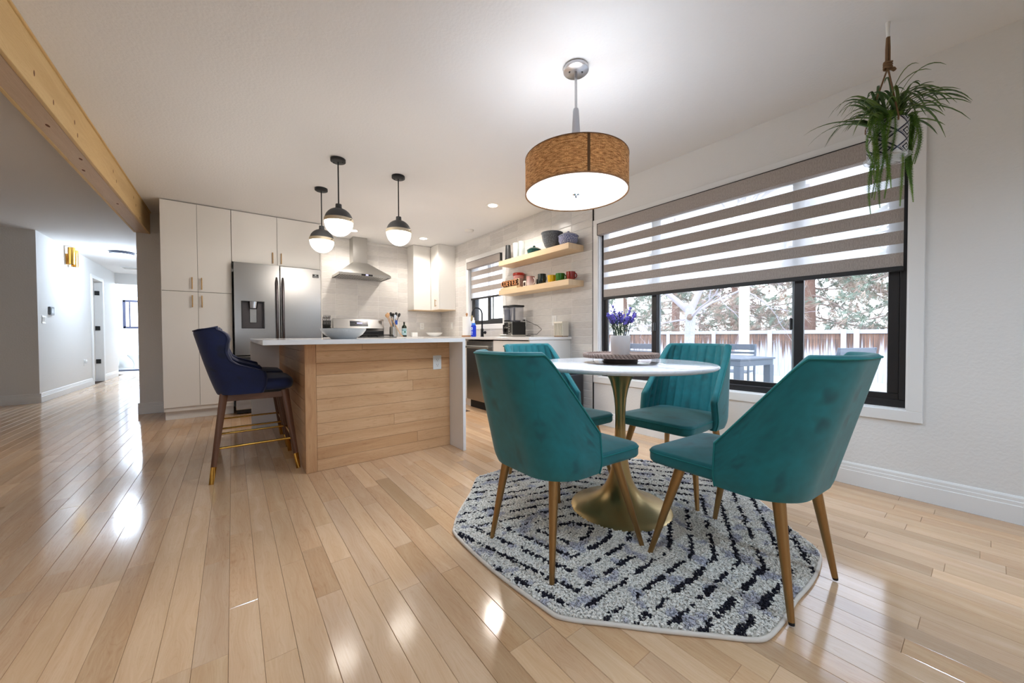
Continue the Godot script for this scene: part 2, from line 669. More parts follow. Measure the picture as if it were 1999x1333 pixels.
func ceiling_lights() -> void:                                    # flush round downlights let into the ceiling
	var where := [
		[Vector3(2.437, H, -3.548), "recessed downlight in the ceiling before the floating shelves", 0.50, WARM],
		[Vector3(1.406, H, -5.587), "recessed downlight in the ceiling just before the range hood chimney", 0.32, WARM],
		[Vector3(2.394, H, -5.40), "recessed downlight in the ceiling before the white corner wall cabinet", 0.40, WARM],
		[Vector3(0.10, H, -0.2), "recessed downlight in the ceiling over the open floor before the dining set", 0.46, DAY],
		[Vector3(1.9, H, 1.7), "recessed downlight in the ceiling behind the dining set", 1.05, DAY],
		[Vector3(-1.9, H, 1.7), "recessed downlight in the ceiling behind the open floor", 0.50, DAY],
		[Vector3(-2.6, H, -2.6), "recessed downlight in the ceiling beyond the timber beam", 0.24, DAY],
	]
	for w in where:
		var t := thing("recessed_downlight", w[1], "ceiling light", w[0], 0.0, "recessed downlights in the ceiling")
		part("trim_ring", mb().lathe([Vector2(0.052, -0.002), Vector2(0.074, -0.005), Vector2(0.078, -0.001), Vector2(0.078, 0.002)], Vector3.ZERO, 32), M.white, t)
		part("lens", mb().lathe([Vector2(0.0, -0.0035), Vector2(0.053, -0.0035), Vector2(0.053, 0.001)], Vector3.ZERO, 32), glow(w[3], 5.0), t)
		spot("downlight_beam", Vector3(0, -0.012, 0), Vector3(0, -1, 0), w[2] * 2.2, w[3], 78.0, 0.05, t)
	var d := thing("smoke_alarm", "small flat white disc on the ceiling over the kitchen sink window", "smoke alarm", Vector3(2.73, H, -4.576))
	part("body", mb().lathe([Vector2(0, -0.026), Vector2(0.05, -0.025), Vector2(0.062, -0.016), Vector2(0.066, 0.0)], Vector3.ZERO, 28), M.white, d)
	part("test_button", mb().lathe([Vector2(0, -0.030), Vector2(0.012, -0.029), Vector2(0.013, -0.024)], Vector3.ZERO, 16), M.trim, d)


func wall_x(b: MB, x0: float, x1: float, z0: float, z1: float, holes: Array) -> void:   # a wall along z with openings [z0, z1, y0, y1]
	var z := z0
	for h in holes:
		b.span(Vector3(x0, 0, z), Vector3(x1, H, h[0]))
		if h[2] > 0.0: b.span(Vector3(x0, 0, h[0]), Vector3(x1, h[2], h[1]))
		b.span(Vector3(x0, h[3], h[0]), Vector3(x1, H, h[1]))
		z = h[1]
	b.span(Vector3(x0, 0, z), Vector3(x1, H, z1))


func baseboard(called: String, from: Vector2, to: Vector2, out: Vector2) -> void:     # (x, z) points along the wall, out = into the room
	var prof := [Vector2(0, 0), Vector2(0.016, 0), Vector2(0.016, 0.088), Vector2(0.0125, 0.091), Vector2(0.0125, 0.108), Vector2(0.009, 0.111), Vector2(0.009, 0.127), Vector2(0.005, 0.135), Vector2(0, 0.137)]
	var b := mb()
	b.st.set_smooth_group(-1)
	for k in prof.size() - 1:
		var p: Vector2 = prof[k]
		var q: Vector2 = prof[k + 1]
		var A := Vector3(from.x + out.x * p.x, p.y, from.y + out.y * p.x)
		var B := Vector3(from.x + out.x * q.x, q.y, from.y + out.y * q.x)
		var C := Vector3(to.x + out.x * q.x, q.y, to.y + out.y * q.x)
		var D := Vector3(to.x + out.x * p.x, p.y, to.y + out.y * p.x)
		var mid := (from + to) * 0.5
		b.face([A, B, C, D], [Vector2.ZERO, Vector2(0, 1), Vector2(1, 1), Vector2(1, 0)], Vector3(mid.x - out.x * 0.01, 0.06, mid.y - out.y * 0.01))
	for e in [from, to]:
		var pts := []
		var uv := []
		for p in prof:
			pts.append(Vector3(e.x + out.x * p.x, p.y, e.y + out.y * p.x))
			uv.append(p)
		var other: Vector2 = to if e == from else from
		b.face(pts, uv, Vector3(other.x, 0.05, other.y))
	struct(called, b, M.trim)


const WIN := [-2.495, -0.287, 0.495, 2.072]     # the big window's opening in z and y
const WIN2 := [-5.11, -4.174, 1.10, 2.10]       # the sink window's


func room_shell() -> void:
	var b := mb()
	wall_x(b, XW, XW + 0.16, -6.30, 3.4, [[WIN2[0], WIN2[1], WIN2[2], WIN2[3]], [WIN[0], WIN[1], WIN[2], WIN[3]]])
	var wr := struct("wall_right", b, M.wall)
	b = mb()
	b.span(Vector3(-0.62, 0, ZB - 0.15), Vector3(XW + 0.02, H, ZB))
	var wb := struct("wall_back", b, M.wall)
	b = mb()
	b.span(Vector3(-0.90, 0, -6.38), Vector3(-0.58, H, -6.23))
	b.span(Vector3(-0.90, 0, -12.75), Vector3(-0.75, H, -6.38))
	struct("wall_stub", b, M.wall)
	b = mb()
	b.span(Vector3(-4.75, 0, -8.36), Vector3(-2.19, H, -8.21))
	wall_x(b, -2.34, -2.19, -12.75, -8.36, [[-11.46, -10.74, 0.0, 2.10]])
	b.span(Vector3(-2.34, 2.20, -12.75), Vector3(-0.75, H, -12.60))
	struct("wall_hall", b, M.wall)
	b = mb()
	b.span(Vector3(-4.75, 0, -8.36), Vector3(-4.60, H, 3.4))
	struct("wall_left", b, M.wall)
	b = mb()                                                      # behind the viewer, with a window of its own
	b.span(Vector3(-4.75, 0, 3.25), Vector3(-1.6, H, 3.4))
	b.span(Vector3(-1.6, 0, 3.25), Vector3(-0.2, 0.9, 3.4))
	b.span(Vector3(-1.6, 2.1, 3.25), Vector3(-0.2, H, 3.4))
	b.span(Vector3(-0.2, 0, 3.25), Vector3(XW + 0.16, H, 3.4))
	struct("wall_front", b, M.wall)
	var w3 := frame_of("window_3")
	b = mb()
	for x in [-1.58, -0.9, -0.22]: b.span(Vector3(x - 0.03, 0.9, 3.29), Vector3(x + 0.03, 2.1, 3.36))
	for y in [0.92, 2.08]: b.span(Vector3(-1.6, y - 0.03, 3.29), Vector3(-0.2, y + 0.03, 3.36))
	part("frame", b, M.bronze, w3)
	part("pane", mb().span(Vector3(-1.6, 0.9, 3.323), Vector3(-0.2, 2.1, 3.327)), M.glass, w3)
	b = mb()                                                      # bathroom beyond the hall
	b.span(Vector3(-3.75, 0, -16.25), Vector3(-2.64, H, -16.1))
	b.span(Vector3(-2.64, 0, -16.25), Vector3(-1.7, 1.20, -16.1))
	b.span(Vector3(-2.64, 2.06, -16.25), Vector3(-1.7, H, -16.1))
	b.span(Vector3(-1.7, 0, -16.25), Vector3(-0.6, H, -16.1))
	b.span(Vector3(-3.75, 0, -16.1), Vector3(-3.6, H, -12.6))
	b.span(Vector3(-0.75, 0, -16.1), Vector3(-0.6, H, -12.75))
	b.span(Vector3(-3.75, 0, -12.75), Vector3(-2.34, H, -12.6))
	struct("wall_bath", b, M.wall)
	struct("ceiling", mb().span(Vector3(-4.9, H, -16.3), Vector3(XW + 0.16, H + 0.16, 3.45)), M.ceiling)
	# baseboards
	baseboard("baseboard_right", Vector2(XW, -2.545), Vector2(XW, 3.25), Vector2(-1, 0))
	baseboard("baseboard_hall", Vector2(-2.19, -10.66), Vector2(-2.19, -8.21), Vector2(1, 0))
	baseboard("baseboard_hall_far", Vector2(-2.19, -12.6), Vector2(-2.19, -11.54), Vector2(1, 0))
	baseboard("baseboard_left", Vector2(-4.6, -8.21), Vector2(-2.175, -8.21), Vector2(0, 1))
	baseboard("baseboard_stub", Vector2(-0.915, -6.23), Vector2(-0.60, -6.23), Vector2(0, 1))
	baseboard("baseboard_front", Vector2(-4.6, 3.25), Vector2(XW, 3.25), Vector2(0, -1))
	tiles(wb, wr)
	beam()


func tiles(wb: Node3D, wr: Node3D) -> void:                       # stacked 32 x 8 cm wall tiles, each a part of its wall
	part("grout", mb().span(Vector3(0.955, 0.0, ZB), Vector3(XW, H - 0.002, ZB + 0.0105)), M.grout, wb)
	var g := mb()
	var z1 := -2.566
	for r in [[ZB, z1, 0.0, WIN2[2]], [ZB, WIN2[0], WIN2[2], WIN2[3]], [WIN2[1], z1, WIN2[2], WIN2[3]], [ZB, z1, WIN2[3], H - 0.002]]:
		g.span(Vector3(XW - 0.0105, r[2], r[0]), Vector3(XW, r[3], r[1]))
	part("grout", g, M.grout, wr)
	struct("trim_tile_edge", mb().span(Vector3(XW - 0.014, 0.0, -2.566), Vector3(XW, H - 0.002, -2.558)), M.black_matte)
	var shapes := {}
	var pw := 0.3245
	var ph := 0.0828
	for row in range(-11, 19):
		var y0 := 0.919 + ph * row
		var y1 := minf(y0 + ph, H - 0.003)
		if y1 < 0.005: continue
		y0 = maxf(y0, 0.0)
		for side in 2:
			for col in range(-4, 14):
				var a0: float
				var a1: float
				if side == 0:                                     # back wall, a = x
					a0 = 1.595 + pw * col
					a1 = minf(a0 + pw, XW - 0.012)
					a0 = maxf(a0, 0.957)
				else:                                             # window wall, a = -z
					a0 = 2.866 + pw * (col - 3)
					a1 = minf(a0 + pw, -ZB - 0.012)
					a0 = maxf(a0, 2.568)
				if a1 - a0 < 0.012: continue
				if side == 0 and y0 < 0.8: continue
				if side == 1 and a0 > 2.85 and y0 < 0.8: continue
				var ys := [[y0, y1, a0, a1]]
				if side == 1 and a1 > -WIN2[1] and a0 < -WIN2[0] and y1 > WIN2[2] and y0 < WIN2[3]:
					ys = []
					if a0 < -WIN2[1]: ys.append([y0, y1, a0, -WIN2[1]])
					if a1 > -WIN2[0]: ys.append([y0, y1, -WIN2[0], a1])
					if y0 < WIN2[2]: ys.append([y0, WIN2[2], maxf(a0, -WIN2[1]), minf(a1, -WIN2[0])])
					if y1 > WIN2[3]: ys.append([WIN2[3], y1, maxf(a0, -WIN2[1]), minf(a1, -WIN2[0])])
				for q in ys:
					var w: float = q[3] - q[2]
					var h: float = q[1] - q[0]
					if w < 0.01 or h < 0.006: continue
					var key := "%d %d %d" % [side, roundi(w * 500), roundi(h * 500)]
					if not shapes.has(key):
						var m := mb()
						var s := Vector3(w - 0.004, h - 0.004, 0.008)
						var tb := MB.new()
						tb.st.set_smooth_group(-1)
						var hx := s.x * 0.5
						var hy := s.y * 0.5
						var e := 0.0035
						var P := func(x: float, y: float, d: float) -> Vector3:
							return Vector3(x, y, d) if side == 0 else Vector3(-d, y, x)
						var inn := Vector3(0, 0, -0.02) if side == 0 else Vector3(0.02, 0, 0)
						var U := func(x: float, y: float) -> Vector2: return Vector2((x + hx) / pw, (y + hy) / ph)
						var f0 := [P.call(-hx + e, -hy + e, 0.008), P.call(hx - e, -hy + e, 0.008), P.call(hx - e, hy - e, 0.008), P.call(-hx + e, hy - e, 0.008)]
						tb.face(f0, [U.call(-hx, -hy), U.call(hx, -hy), U.call(hx, hy), U.call(-hx, hy)], inn)
						var f1 := [P.call(-hx, -hy, 0.0055), P.call(hx, -hy, 0.0055), P.call(hx, hy, 0.0055), P.call(-hx, hy, 0.0055)]
						var f2 := [P.call(-hx, -hy, 0.0), P.call(hx, -hy, 0.0), P.call(hx, hy, 0.0), P.call(-hx, hy, 0.0)]
						for k in 4:
							var k1: int = (k + 1) % 4
							tb.face([f0[k], f0[k1], f1[k1], f1[k]], [Vector2.ZERO, Vector2(0.1, 0), Vector2(0.1, 0.1), Vector2.ZERO], inn)
							tb.face([f1[k], f1[k1], f2[k1], f2[k]], [Vector2.ZERO, Vector2(0.1, 0), Vector2(0.1, 0.1), Vector2.ZERO], inn)
						shapes[key] = tb.mesh()
						m = null
					var c := Vector3((q[2] + q[3]) * 0.5, (q[0] + q[1]) * 0.5, ZB + 0.005) if side == 0 else Vector3(XW - 0.005, (q[0] + q[1]) * 0.5, -(q[2] + q[3]) * 0.5)
					var o := part("tile", shapes[key], M.tile[rng.randi() % 4], wb if side == 0 else wr, c)
					# hand-made faces never lie quite flat
					var tilt := Vector3(rng.randfn(0, 0.004), 0, 0) if side == 0 else Vector3(0, 0, rng.randfn(0, 0.004))
					o.rotation = tilt + (Vector3(0, rng.randfn(0, 0.0015), 0))


func beam() -> void:
	var t := frame_of("trim_beam")
	t.set_meta("label", "pale pine beam boxed in boards under the ceiling")
	var z0 := -6.23
	var z1 := 3.25
	var side := mb().box(Vector3(-0.787, (2.185 + H) * 0.5, (z0 + z1) * 0.5), Vector3(0.02, H - 2.185, z1 - z0), 0.002)
	part("side_board", side, M.pine, t)
	part("side_board", mb().box(Vector3(-0.91, (2.185 + H) * 0.5, (z0 + z1) * 0.5), Vector3(0.02, H - 2.185, z1 - z0), 0.002, Basis.IDENTITY, Vector2(0.3, 0.7)), M.pine, t)
	part("bottom_board", mb().box(Vector3(-0.8485, 2.198, (z0 + z1) * 0.5), Vector3(0.103, 0.022, z1 - z0), 0.002, Basis.IDENTITY, Vector2(0.1, 0.2)), M.pine_pale, t)
	part("shim", mb().box(Vector3(-0.772, H - 0.006, (z0 + z1) * 0.5), Vector3(0.012, 0.012, z1 - z0), 0.002), M.pine, t)
	var knots := mb()
	for k in [[2.27, -2.95], [2.25, -3.2], [2.30, -3.55], [2.24, -3.6], [2.33, -4.5], [2.28, -4.6], [2.35, -5.3], [2.30, -5.4], [2.22, -5.6]]:
		knots.lathe([Vector2(0, 0.0006), Vector2(0.009, 0.0004), Vector2(0.010, 0.0)], Vector3(-0.7768, k[0], k[1]), 10, Basis(Vector3(0, 1.6, 0), Vector3(1, 0, 0), Vector3(0, 0, 0.8)))
	part("knots", knots, mat(Color(0.42, 0.24, 0.12), 0.7), t)
	var low := mb()
	for k in [[-0.85, -3.4], [-0.83, -3.9], [-0.87, -4.15], [-0.84, -5.0]]:
		low.lathe([Vector2(0, -0.0006), Vector2(0.011, -0.0004), Vector2(0.013, 0.0)], Vector3(k[0], 2.1872, k[1]), 10, Basis(Vector3(0.7, 0, 0), Vector3(0, 1, 0), Vector3(0, 0, 1.9)))
	part("knots", low, mat(Color(0.42, 0.24, 0.12), 0.7), t)


func floor_boards() -> void:
	var f := frame_of("floor")
	part("subfloor", mb().span(Vector3(-4.9, -0.16, -16.3), Vector3(XW + 0.16, -0.0125, 3.45)), M.subfloor, f)
	part("bath_floor", mb().span(Vector3(-3.6, -0.0125, -16.1), Vector3(-0.75, 0.0, -13.3)), mat(Color(0.80, 0.79, 0.77), 0.25), f)
	var w := 0.0826
	var all := []
	var eye := Vector3(0, 0.93684, 0)
	var fwd := Vector3(sin(0.652368), 0, -cos(0.652368))
	for row in range(-56, 38):
		var x0 := -0.023 + w * row
		var x1 := x0 + w
		if x0 < -4.6 or x0 > XW - 0.02: continue
		x1 = minf(x1, XW - 0.001)
		var zmin := -8.21
		if x0 > -0.92: zmin = -6.2
		elif x0 > -2.2: zmin = -13.3
		var z := 3.25 - rng.randf() * 0.9
		var ends := [3.25]
		while z > zmin + 0.12:
			ends.append(z)
			z -= [0.34, 0.46, 0.55, 0.62, 0.75, 0.9, 1.05, 1.2][rng.randi() % 8] * rng.randf_range(0.92, 1.08)
		ends.append(zmin)
		for k in ends.size() - 1:
			var c := Vector3((x0 + x1) * 0.5, -0.006, (ends[k] + ends[k + 1]) * 0.5)
			var d := c - eye
			var depth := d.dot(fwd)
			var side := absf(d.dot(Vector3(cos(0.652368), 0, sin(0.652368))))
			var score := 0.0
			if depth > 0.15 and side < depth * 1.6 + 0.3:
				score = (x1 - x0) * (ends[k] - ends[k + 1]) / pow(d.length(), 3.0)
			all.append([score, c, Vector3(x1 - x0 - 0.0007, 0.012, ends[k] - ends[k + 1] - 0.0007)])
	all.sort_custom(func(a, b): return a[0] > b[0])
	var far := [mb(), mb()]
	for i in all.size():
		var q: Array = all[i]
		var near := i < 300
		var b: MB = mb() if near else far[i % 2]
		var t := rng.randfn(0.0, 0.042)
		var warm := rng.randfn(0.0, 0.02)
		if rng.randf() < 0.08: t -= 0.10
		if rng.randf() < 0.12: t += 0.07
		var e := 0.88 + t
		b.tint = Color(clampf(e + warm * 0.3, 0.3, 1.0), clampf(e - warm * 0.2, 0.3, 1.0), clampf(e - warm * 1.4, 0.3, 1.0))
		var bs := Basis.from_euler(Vector3(rng.randfn(0, 0.0006), 0, rng.randfn(0, 0.0022))) if near else Basis.IDENTITY
		var uvo := Vector2(rng.randf() * 3.0, rng.randf() * 5.0)
		b.box(q[1], q[2], 0.0010, bs, uvo)
		if near: part("floor_board", b, M.floor[0 if rng.randf() < 0.7 else 1], f)
	for k in 2:
		var o := part("far_floor_boards", far[k], M.floor[k], f)
		o.set_meta("kind", "stuff")


func window_big() -> void:
	var w := frame_of("window_1")
	var x0 := 3.095
	var x1 := 3.165
	var b := mb()
	b.span(Vector3(x0, 0.50, WIN[0]), Vector3(x1, 0.545, WIN[1]), 0.003)                  # outer frame
	b.span(Vector3(x0, 2.03, WIN[0]), Vector3(x1, 2.072, WIN[1]), 0.003)
	b.span(Vector3(x0, 0.545, WIN[0]), Vector3(x1, 2.03, -2.458), 0.003)
	b.span(Vector3(x0, 0.545, -0.325), Vector3(x1, 2.03, WIN[1]), 0.003)
	part("frame", b, M.bronze, w)
	for s in [[-2.458, -1.872, 3.105], [-0.835, -0.325, 3.105]]:                          # the two sliding sashes
		b = mb()
		b.span(Vector3(s[2], 0.535, s[0]), Vector3(s[2] + 0.028, 0.582, s[1]), 0.003)
		b.span(Vector3(s[2], 1.99, s[0]), Vector3(s[2] + 0.028, 2.035, s[1]), 0.003)
		b.span(Vector3(s[2], 0.582, s[0]), Vector3(s[2] + 0.028, 1.99, s[0] + (0.055 if s[0] > -1.0 else 0.035)), 0.003)
		b.span(Vector3(s[2], 0.582, s[1] - 0.05), Vector3(s[2] + 0.028, 1.99, s[1]), 0.003)
		part("sash", b, M.bronze, w)
		part("pane", mb().span(Vector3(s[2] + 0.012, 0.57, s[0] + 0.02), Vector3(s[2] + 0.016, 2.0, s[1] - 0.02)), M.glass, w)
	b = mb()                                                                              # the fixed light between them
	b.span(Vector3(3.135, 0.54, -1.905), Vector3(3.163, 0.578, -0.79), 0.003)
	b.span(Vector3(3.135, 1.99, -1.905), Vector3(3.163, 2.04, -0.79), 0.003)
	b.span(Vector3(3.135, 0.578, -1.905), Vector3(3.163, 1.99, -1.868), 0.003)
	b.span(Vector3(3.135, 0.578, -0.83), Vector3(3.163, 1.99, -0.79), 0.003)
	part("fixed_sash", b, M.bronze, w)
	part("pane", mb().span(Vector3(3.147, 0.57, -1.89), Vector3(3.151, 2.0, -0.80)), M.glass, w)
	for s in [[-1.868, 1.0], [-0.835, -1.0]]:                                            # pale weather strips
		part("weather_strip", mb().box(Vector3(3.137, 1.28, s[0] + 0.012 * s[1]), Vector3(0.012, 1.42, 0.012), 0.002), flat_mat(Color(0.62, 0.66, 0.68), 0.6), w)
	var lock := mb().box(Vector3(3.092, 1.005, -1.885), Vector3(0.026, 0.085, 0.016), 0.006)
	part("latch", lock, M.black, w)
	lock = mb().box(Vector3(3.092, 1.005, -0.846), Vector3(0.026, 0.085, 0.016), 0.006)
	part("latch", lock, M.black, w)
	# jamb liner and flat casing
	b = mb()
	b.span(Vector3(XW - 0.004, 0.492, WIN[0] - 0.004), Vector3(3.165, 0.502, WIN[1] + 0.004))
	b.span(Vector3(XW - 0.004, 2.066, WIN[0] - 0.004), Vector3(3.165, 2.074, WIN[1] + 0.004))
	b.span(Vector3(XW - 0.004, 0.50, WIN[0] - 0.004), Vector3(3.165, 2.068, WIN[0] + 0.006))
	b.span(Vector3(XW - 0.004, 0.50, WIN[1] - 0.006), Vector3(3.165, 2.068, WIN[1] + 0.004))
	part("jamb", b, M.trim, w)
	var t := frame_of("trim_window_1")
	var o := 0.062
	part("casing", mb().box(Vector3(XW - 0.008, 0.495 - o * 0.5, (WIN[0] + WIN[1]) * 0.5), Vector3(0.016, o, WIN[1] - WIN[0] + 2 * o), 0.002), M.trim, t)
	part("casing", mb().box(Vector3(XW - 0.008, 2.072 + o * 0.5, (WIN[0] + WIN[1]) * 0.5), Vector3(0.016, o, WIN[1] - WIN[0] + 2 * o), 0.002), M.trim, t)
	part("casing", mb().box(Vector3(XW - 0.008, 1.2835, WIN[0] - o * 0.5), Vector3(0.016, 1.577, o), 0.002), M.trim, t)
	part("casing", mb().box(Vector3(XW - 0.008, 1.2835, WIN[1] + o * 0.5), Vector3(0.016, 1.577, o), 0.002), M.trim, t)
	zebra_blind("banded zebra roller shade, grey-brown, pulled halfway over the wide dining window", -2.488, -0.298, 1.965, 2.078, 3.012, 3.066, 1.322,
		[[1.913, 1.833], [1.785, 1.704], [1.656, 1.577], [1.528, 1.453], [1.402, 1.322]], [0.045, 0.012])


func zebra_blind(label: String, za: float, zb: float, y0: float, y1: float, xf: float, xc: float, bottom: float, bands: Array, inset: Array) -> void:
	var t := thing("zebra_shade", label, "window shade")
	part("cassette", mb().span(Vector3(xf, y0, za + 0.004), Vector3(xc + 0.01, y1, zb - 0.004), 0.004), M.blind, t)
	part("end_cap", mb().span(Vector3(xf - 0.001, y0 - 0.002, za), Vector3(xc + 0.011, y1 + 0.002, za + 0.004), 0.001), M.charcoal, t)
	part("end_cap", mb().span(Vector3(xf - 0.001, y0 - 0.002, zb - 0.004), Vector3(xc + 0.011, y1 + 0.002, zb), 0.001), M.charcoal, t)
	part("top_lip", mb().span(Vector3(xf - 0.0015, y1 - 0.003, za), Vector3(xf + 0.004, y1 + 0.003, zb), 0.001), M.charcoal, t)
	var z0: float = za + inset[0]
	var z1: float = zb - inset[1]
	var top := y0 + 0.01
	for q in bands:
		part("sheer_band", sheet(xc, q[0], top, z0, z1), M.sheer, t)
		part("opaque_band", mb().box(Vector3(xc, (q[0] + q[1]) * 0.5, (z0 + z1) * 0.5), Vector3(0.0012, q[0] - q[1], z1 - z0)), M.blind, t)
		top = q[1]
	if top > bottom + 0.002: part("sheer_band", sheet(xc, bottom, top, z0, z1), M.sheer, t)
	part("bottom_rail", mb().span(Vector3(xc - 0.011, bottom - 0.026, z0), Vector3(xc + 0.011, bottom + 0.002, z1), 0.004), M.charcoal, t)


func sheet(x: float, y0: float, y1: float, z0: float, z1: float) -> MB:
	var b := mb()
	b.quad(Vector3(x, y0, z0), Vector3(x, y1, z0), Vector3(x, y1, z1), Vector3(x, y0, z1))
	return b


func window_small() -> void:
	var w := frame_of("window_2")
	var b := mb()
	var za: float = WIN2[0]
	var zb: float = WIN2[1]
	b.span(Vector3(3.09, 1.10, za), Vector3(3.165, 1.165, zb), 0.003)
	b.span(Vector3(3.09, 2.04, za), Vector3(3.165, 2.10, zb), 0.003)
	b.span(Vector3(3.09, 1.165, za), Vector3(3.165, 2.04, za + 0.10), 0.003)
	b.span(Vector3(3.09, 1.165, zb - 0.05), Vector3(3.165, 2.04, zb), 0.003)
	part("frame", b, M.grey_metal, w)
	b = mb()
	b.span(Vector3(3.105, 1.16, -4.67), Vector3(3.135, 2.04, -4.615), 0.003)
	b.span(Vector3(3.105, 1.16, -4.62), Vector3(3.135, 1.185, zb - 0.045), 0.003)
	part("sash", b, M.grey_metal, w)
	part("weather_strip", mb().box(Vector3(3.142, 1.6, -4.575), Vector3(0.012, 0.85, 0.035), 0.002), flat_mat(Color(0.62, 0.66, 0.68), 0.6), w)
	part("pane", mb().span(Vector3(3.125, 1.16, za + 0.09), Vector3(3.129, 2.05, -4.63)), M.glass, w)
	part("pane", mb().span(Vector3(3.145, 1.16, -4.63), Vector3(3.149, 2.05, zb - 0.04)), M.glass, w)
	b = mb()
	b.span(Vector3(XW - 0.008, 1.094, za - 0.004), Vector3(3.165, 1.103, zb + 0.004))
	b.span(Vector3(XW - 0.008, 2.097, za - 0.004), Vector3(3.165, 2.104, zb + 0.004))
	b.span(Vector3(XW - 0.008, 1.10, za - 0.004), Vector3(3.165, 2.10, za + 0.006))
	b.span(Vector3(XW - 0.008, 1.10, zb - 0.006), Vector3(3.165, 2.10, zb + 0.004))
	part("jamb", b, M.trim, w)
	var t := frame_of("trim_window_2")
	var o := 0.07
	part("casing", mb().box(Vector3(XW - 0.017, 1.10 - o * 0.5, (za + zb) * 0.5), Vector3(0.02, o, zb - za + 2 * o), 0.002), M.trim, t)
	part("casing", mb().box(Vector3(XW - 0.017, 2.10 + o * 0.5, (za + zb) * 0.5), Vector3(0.02, o, zb - za + 2 * o), 0.002), M.trim, t)
	part("casing", mb().box(Vector3(XW - 0.017, 1.60, za - o * 0.5), Vector3(0.02, 1.0, o), 0.002), M.trim, t)
	part("casing", mb().box(Vector3(XW - 0.017, 1.60, zb + o * 0.5), Vector3(0.02, 1.0, o), 0.002), M.trim, t)
	zebra_blind("smaller banded zebra roller shade over the kitchen sink window", za + 0.006, zb - 0.006, 1.985, 2.09, 2.99, 3.055, 1.52, [[1.94, 1.865], [1.81, 1.735], [1.68, 1.605]], [0.04, 0.015])


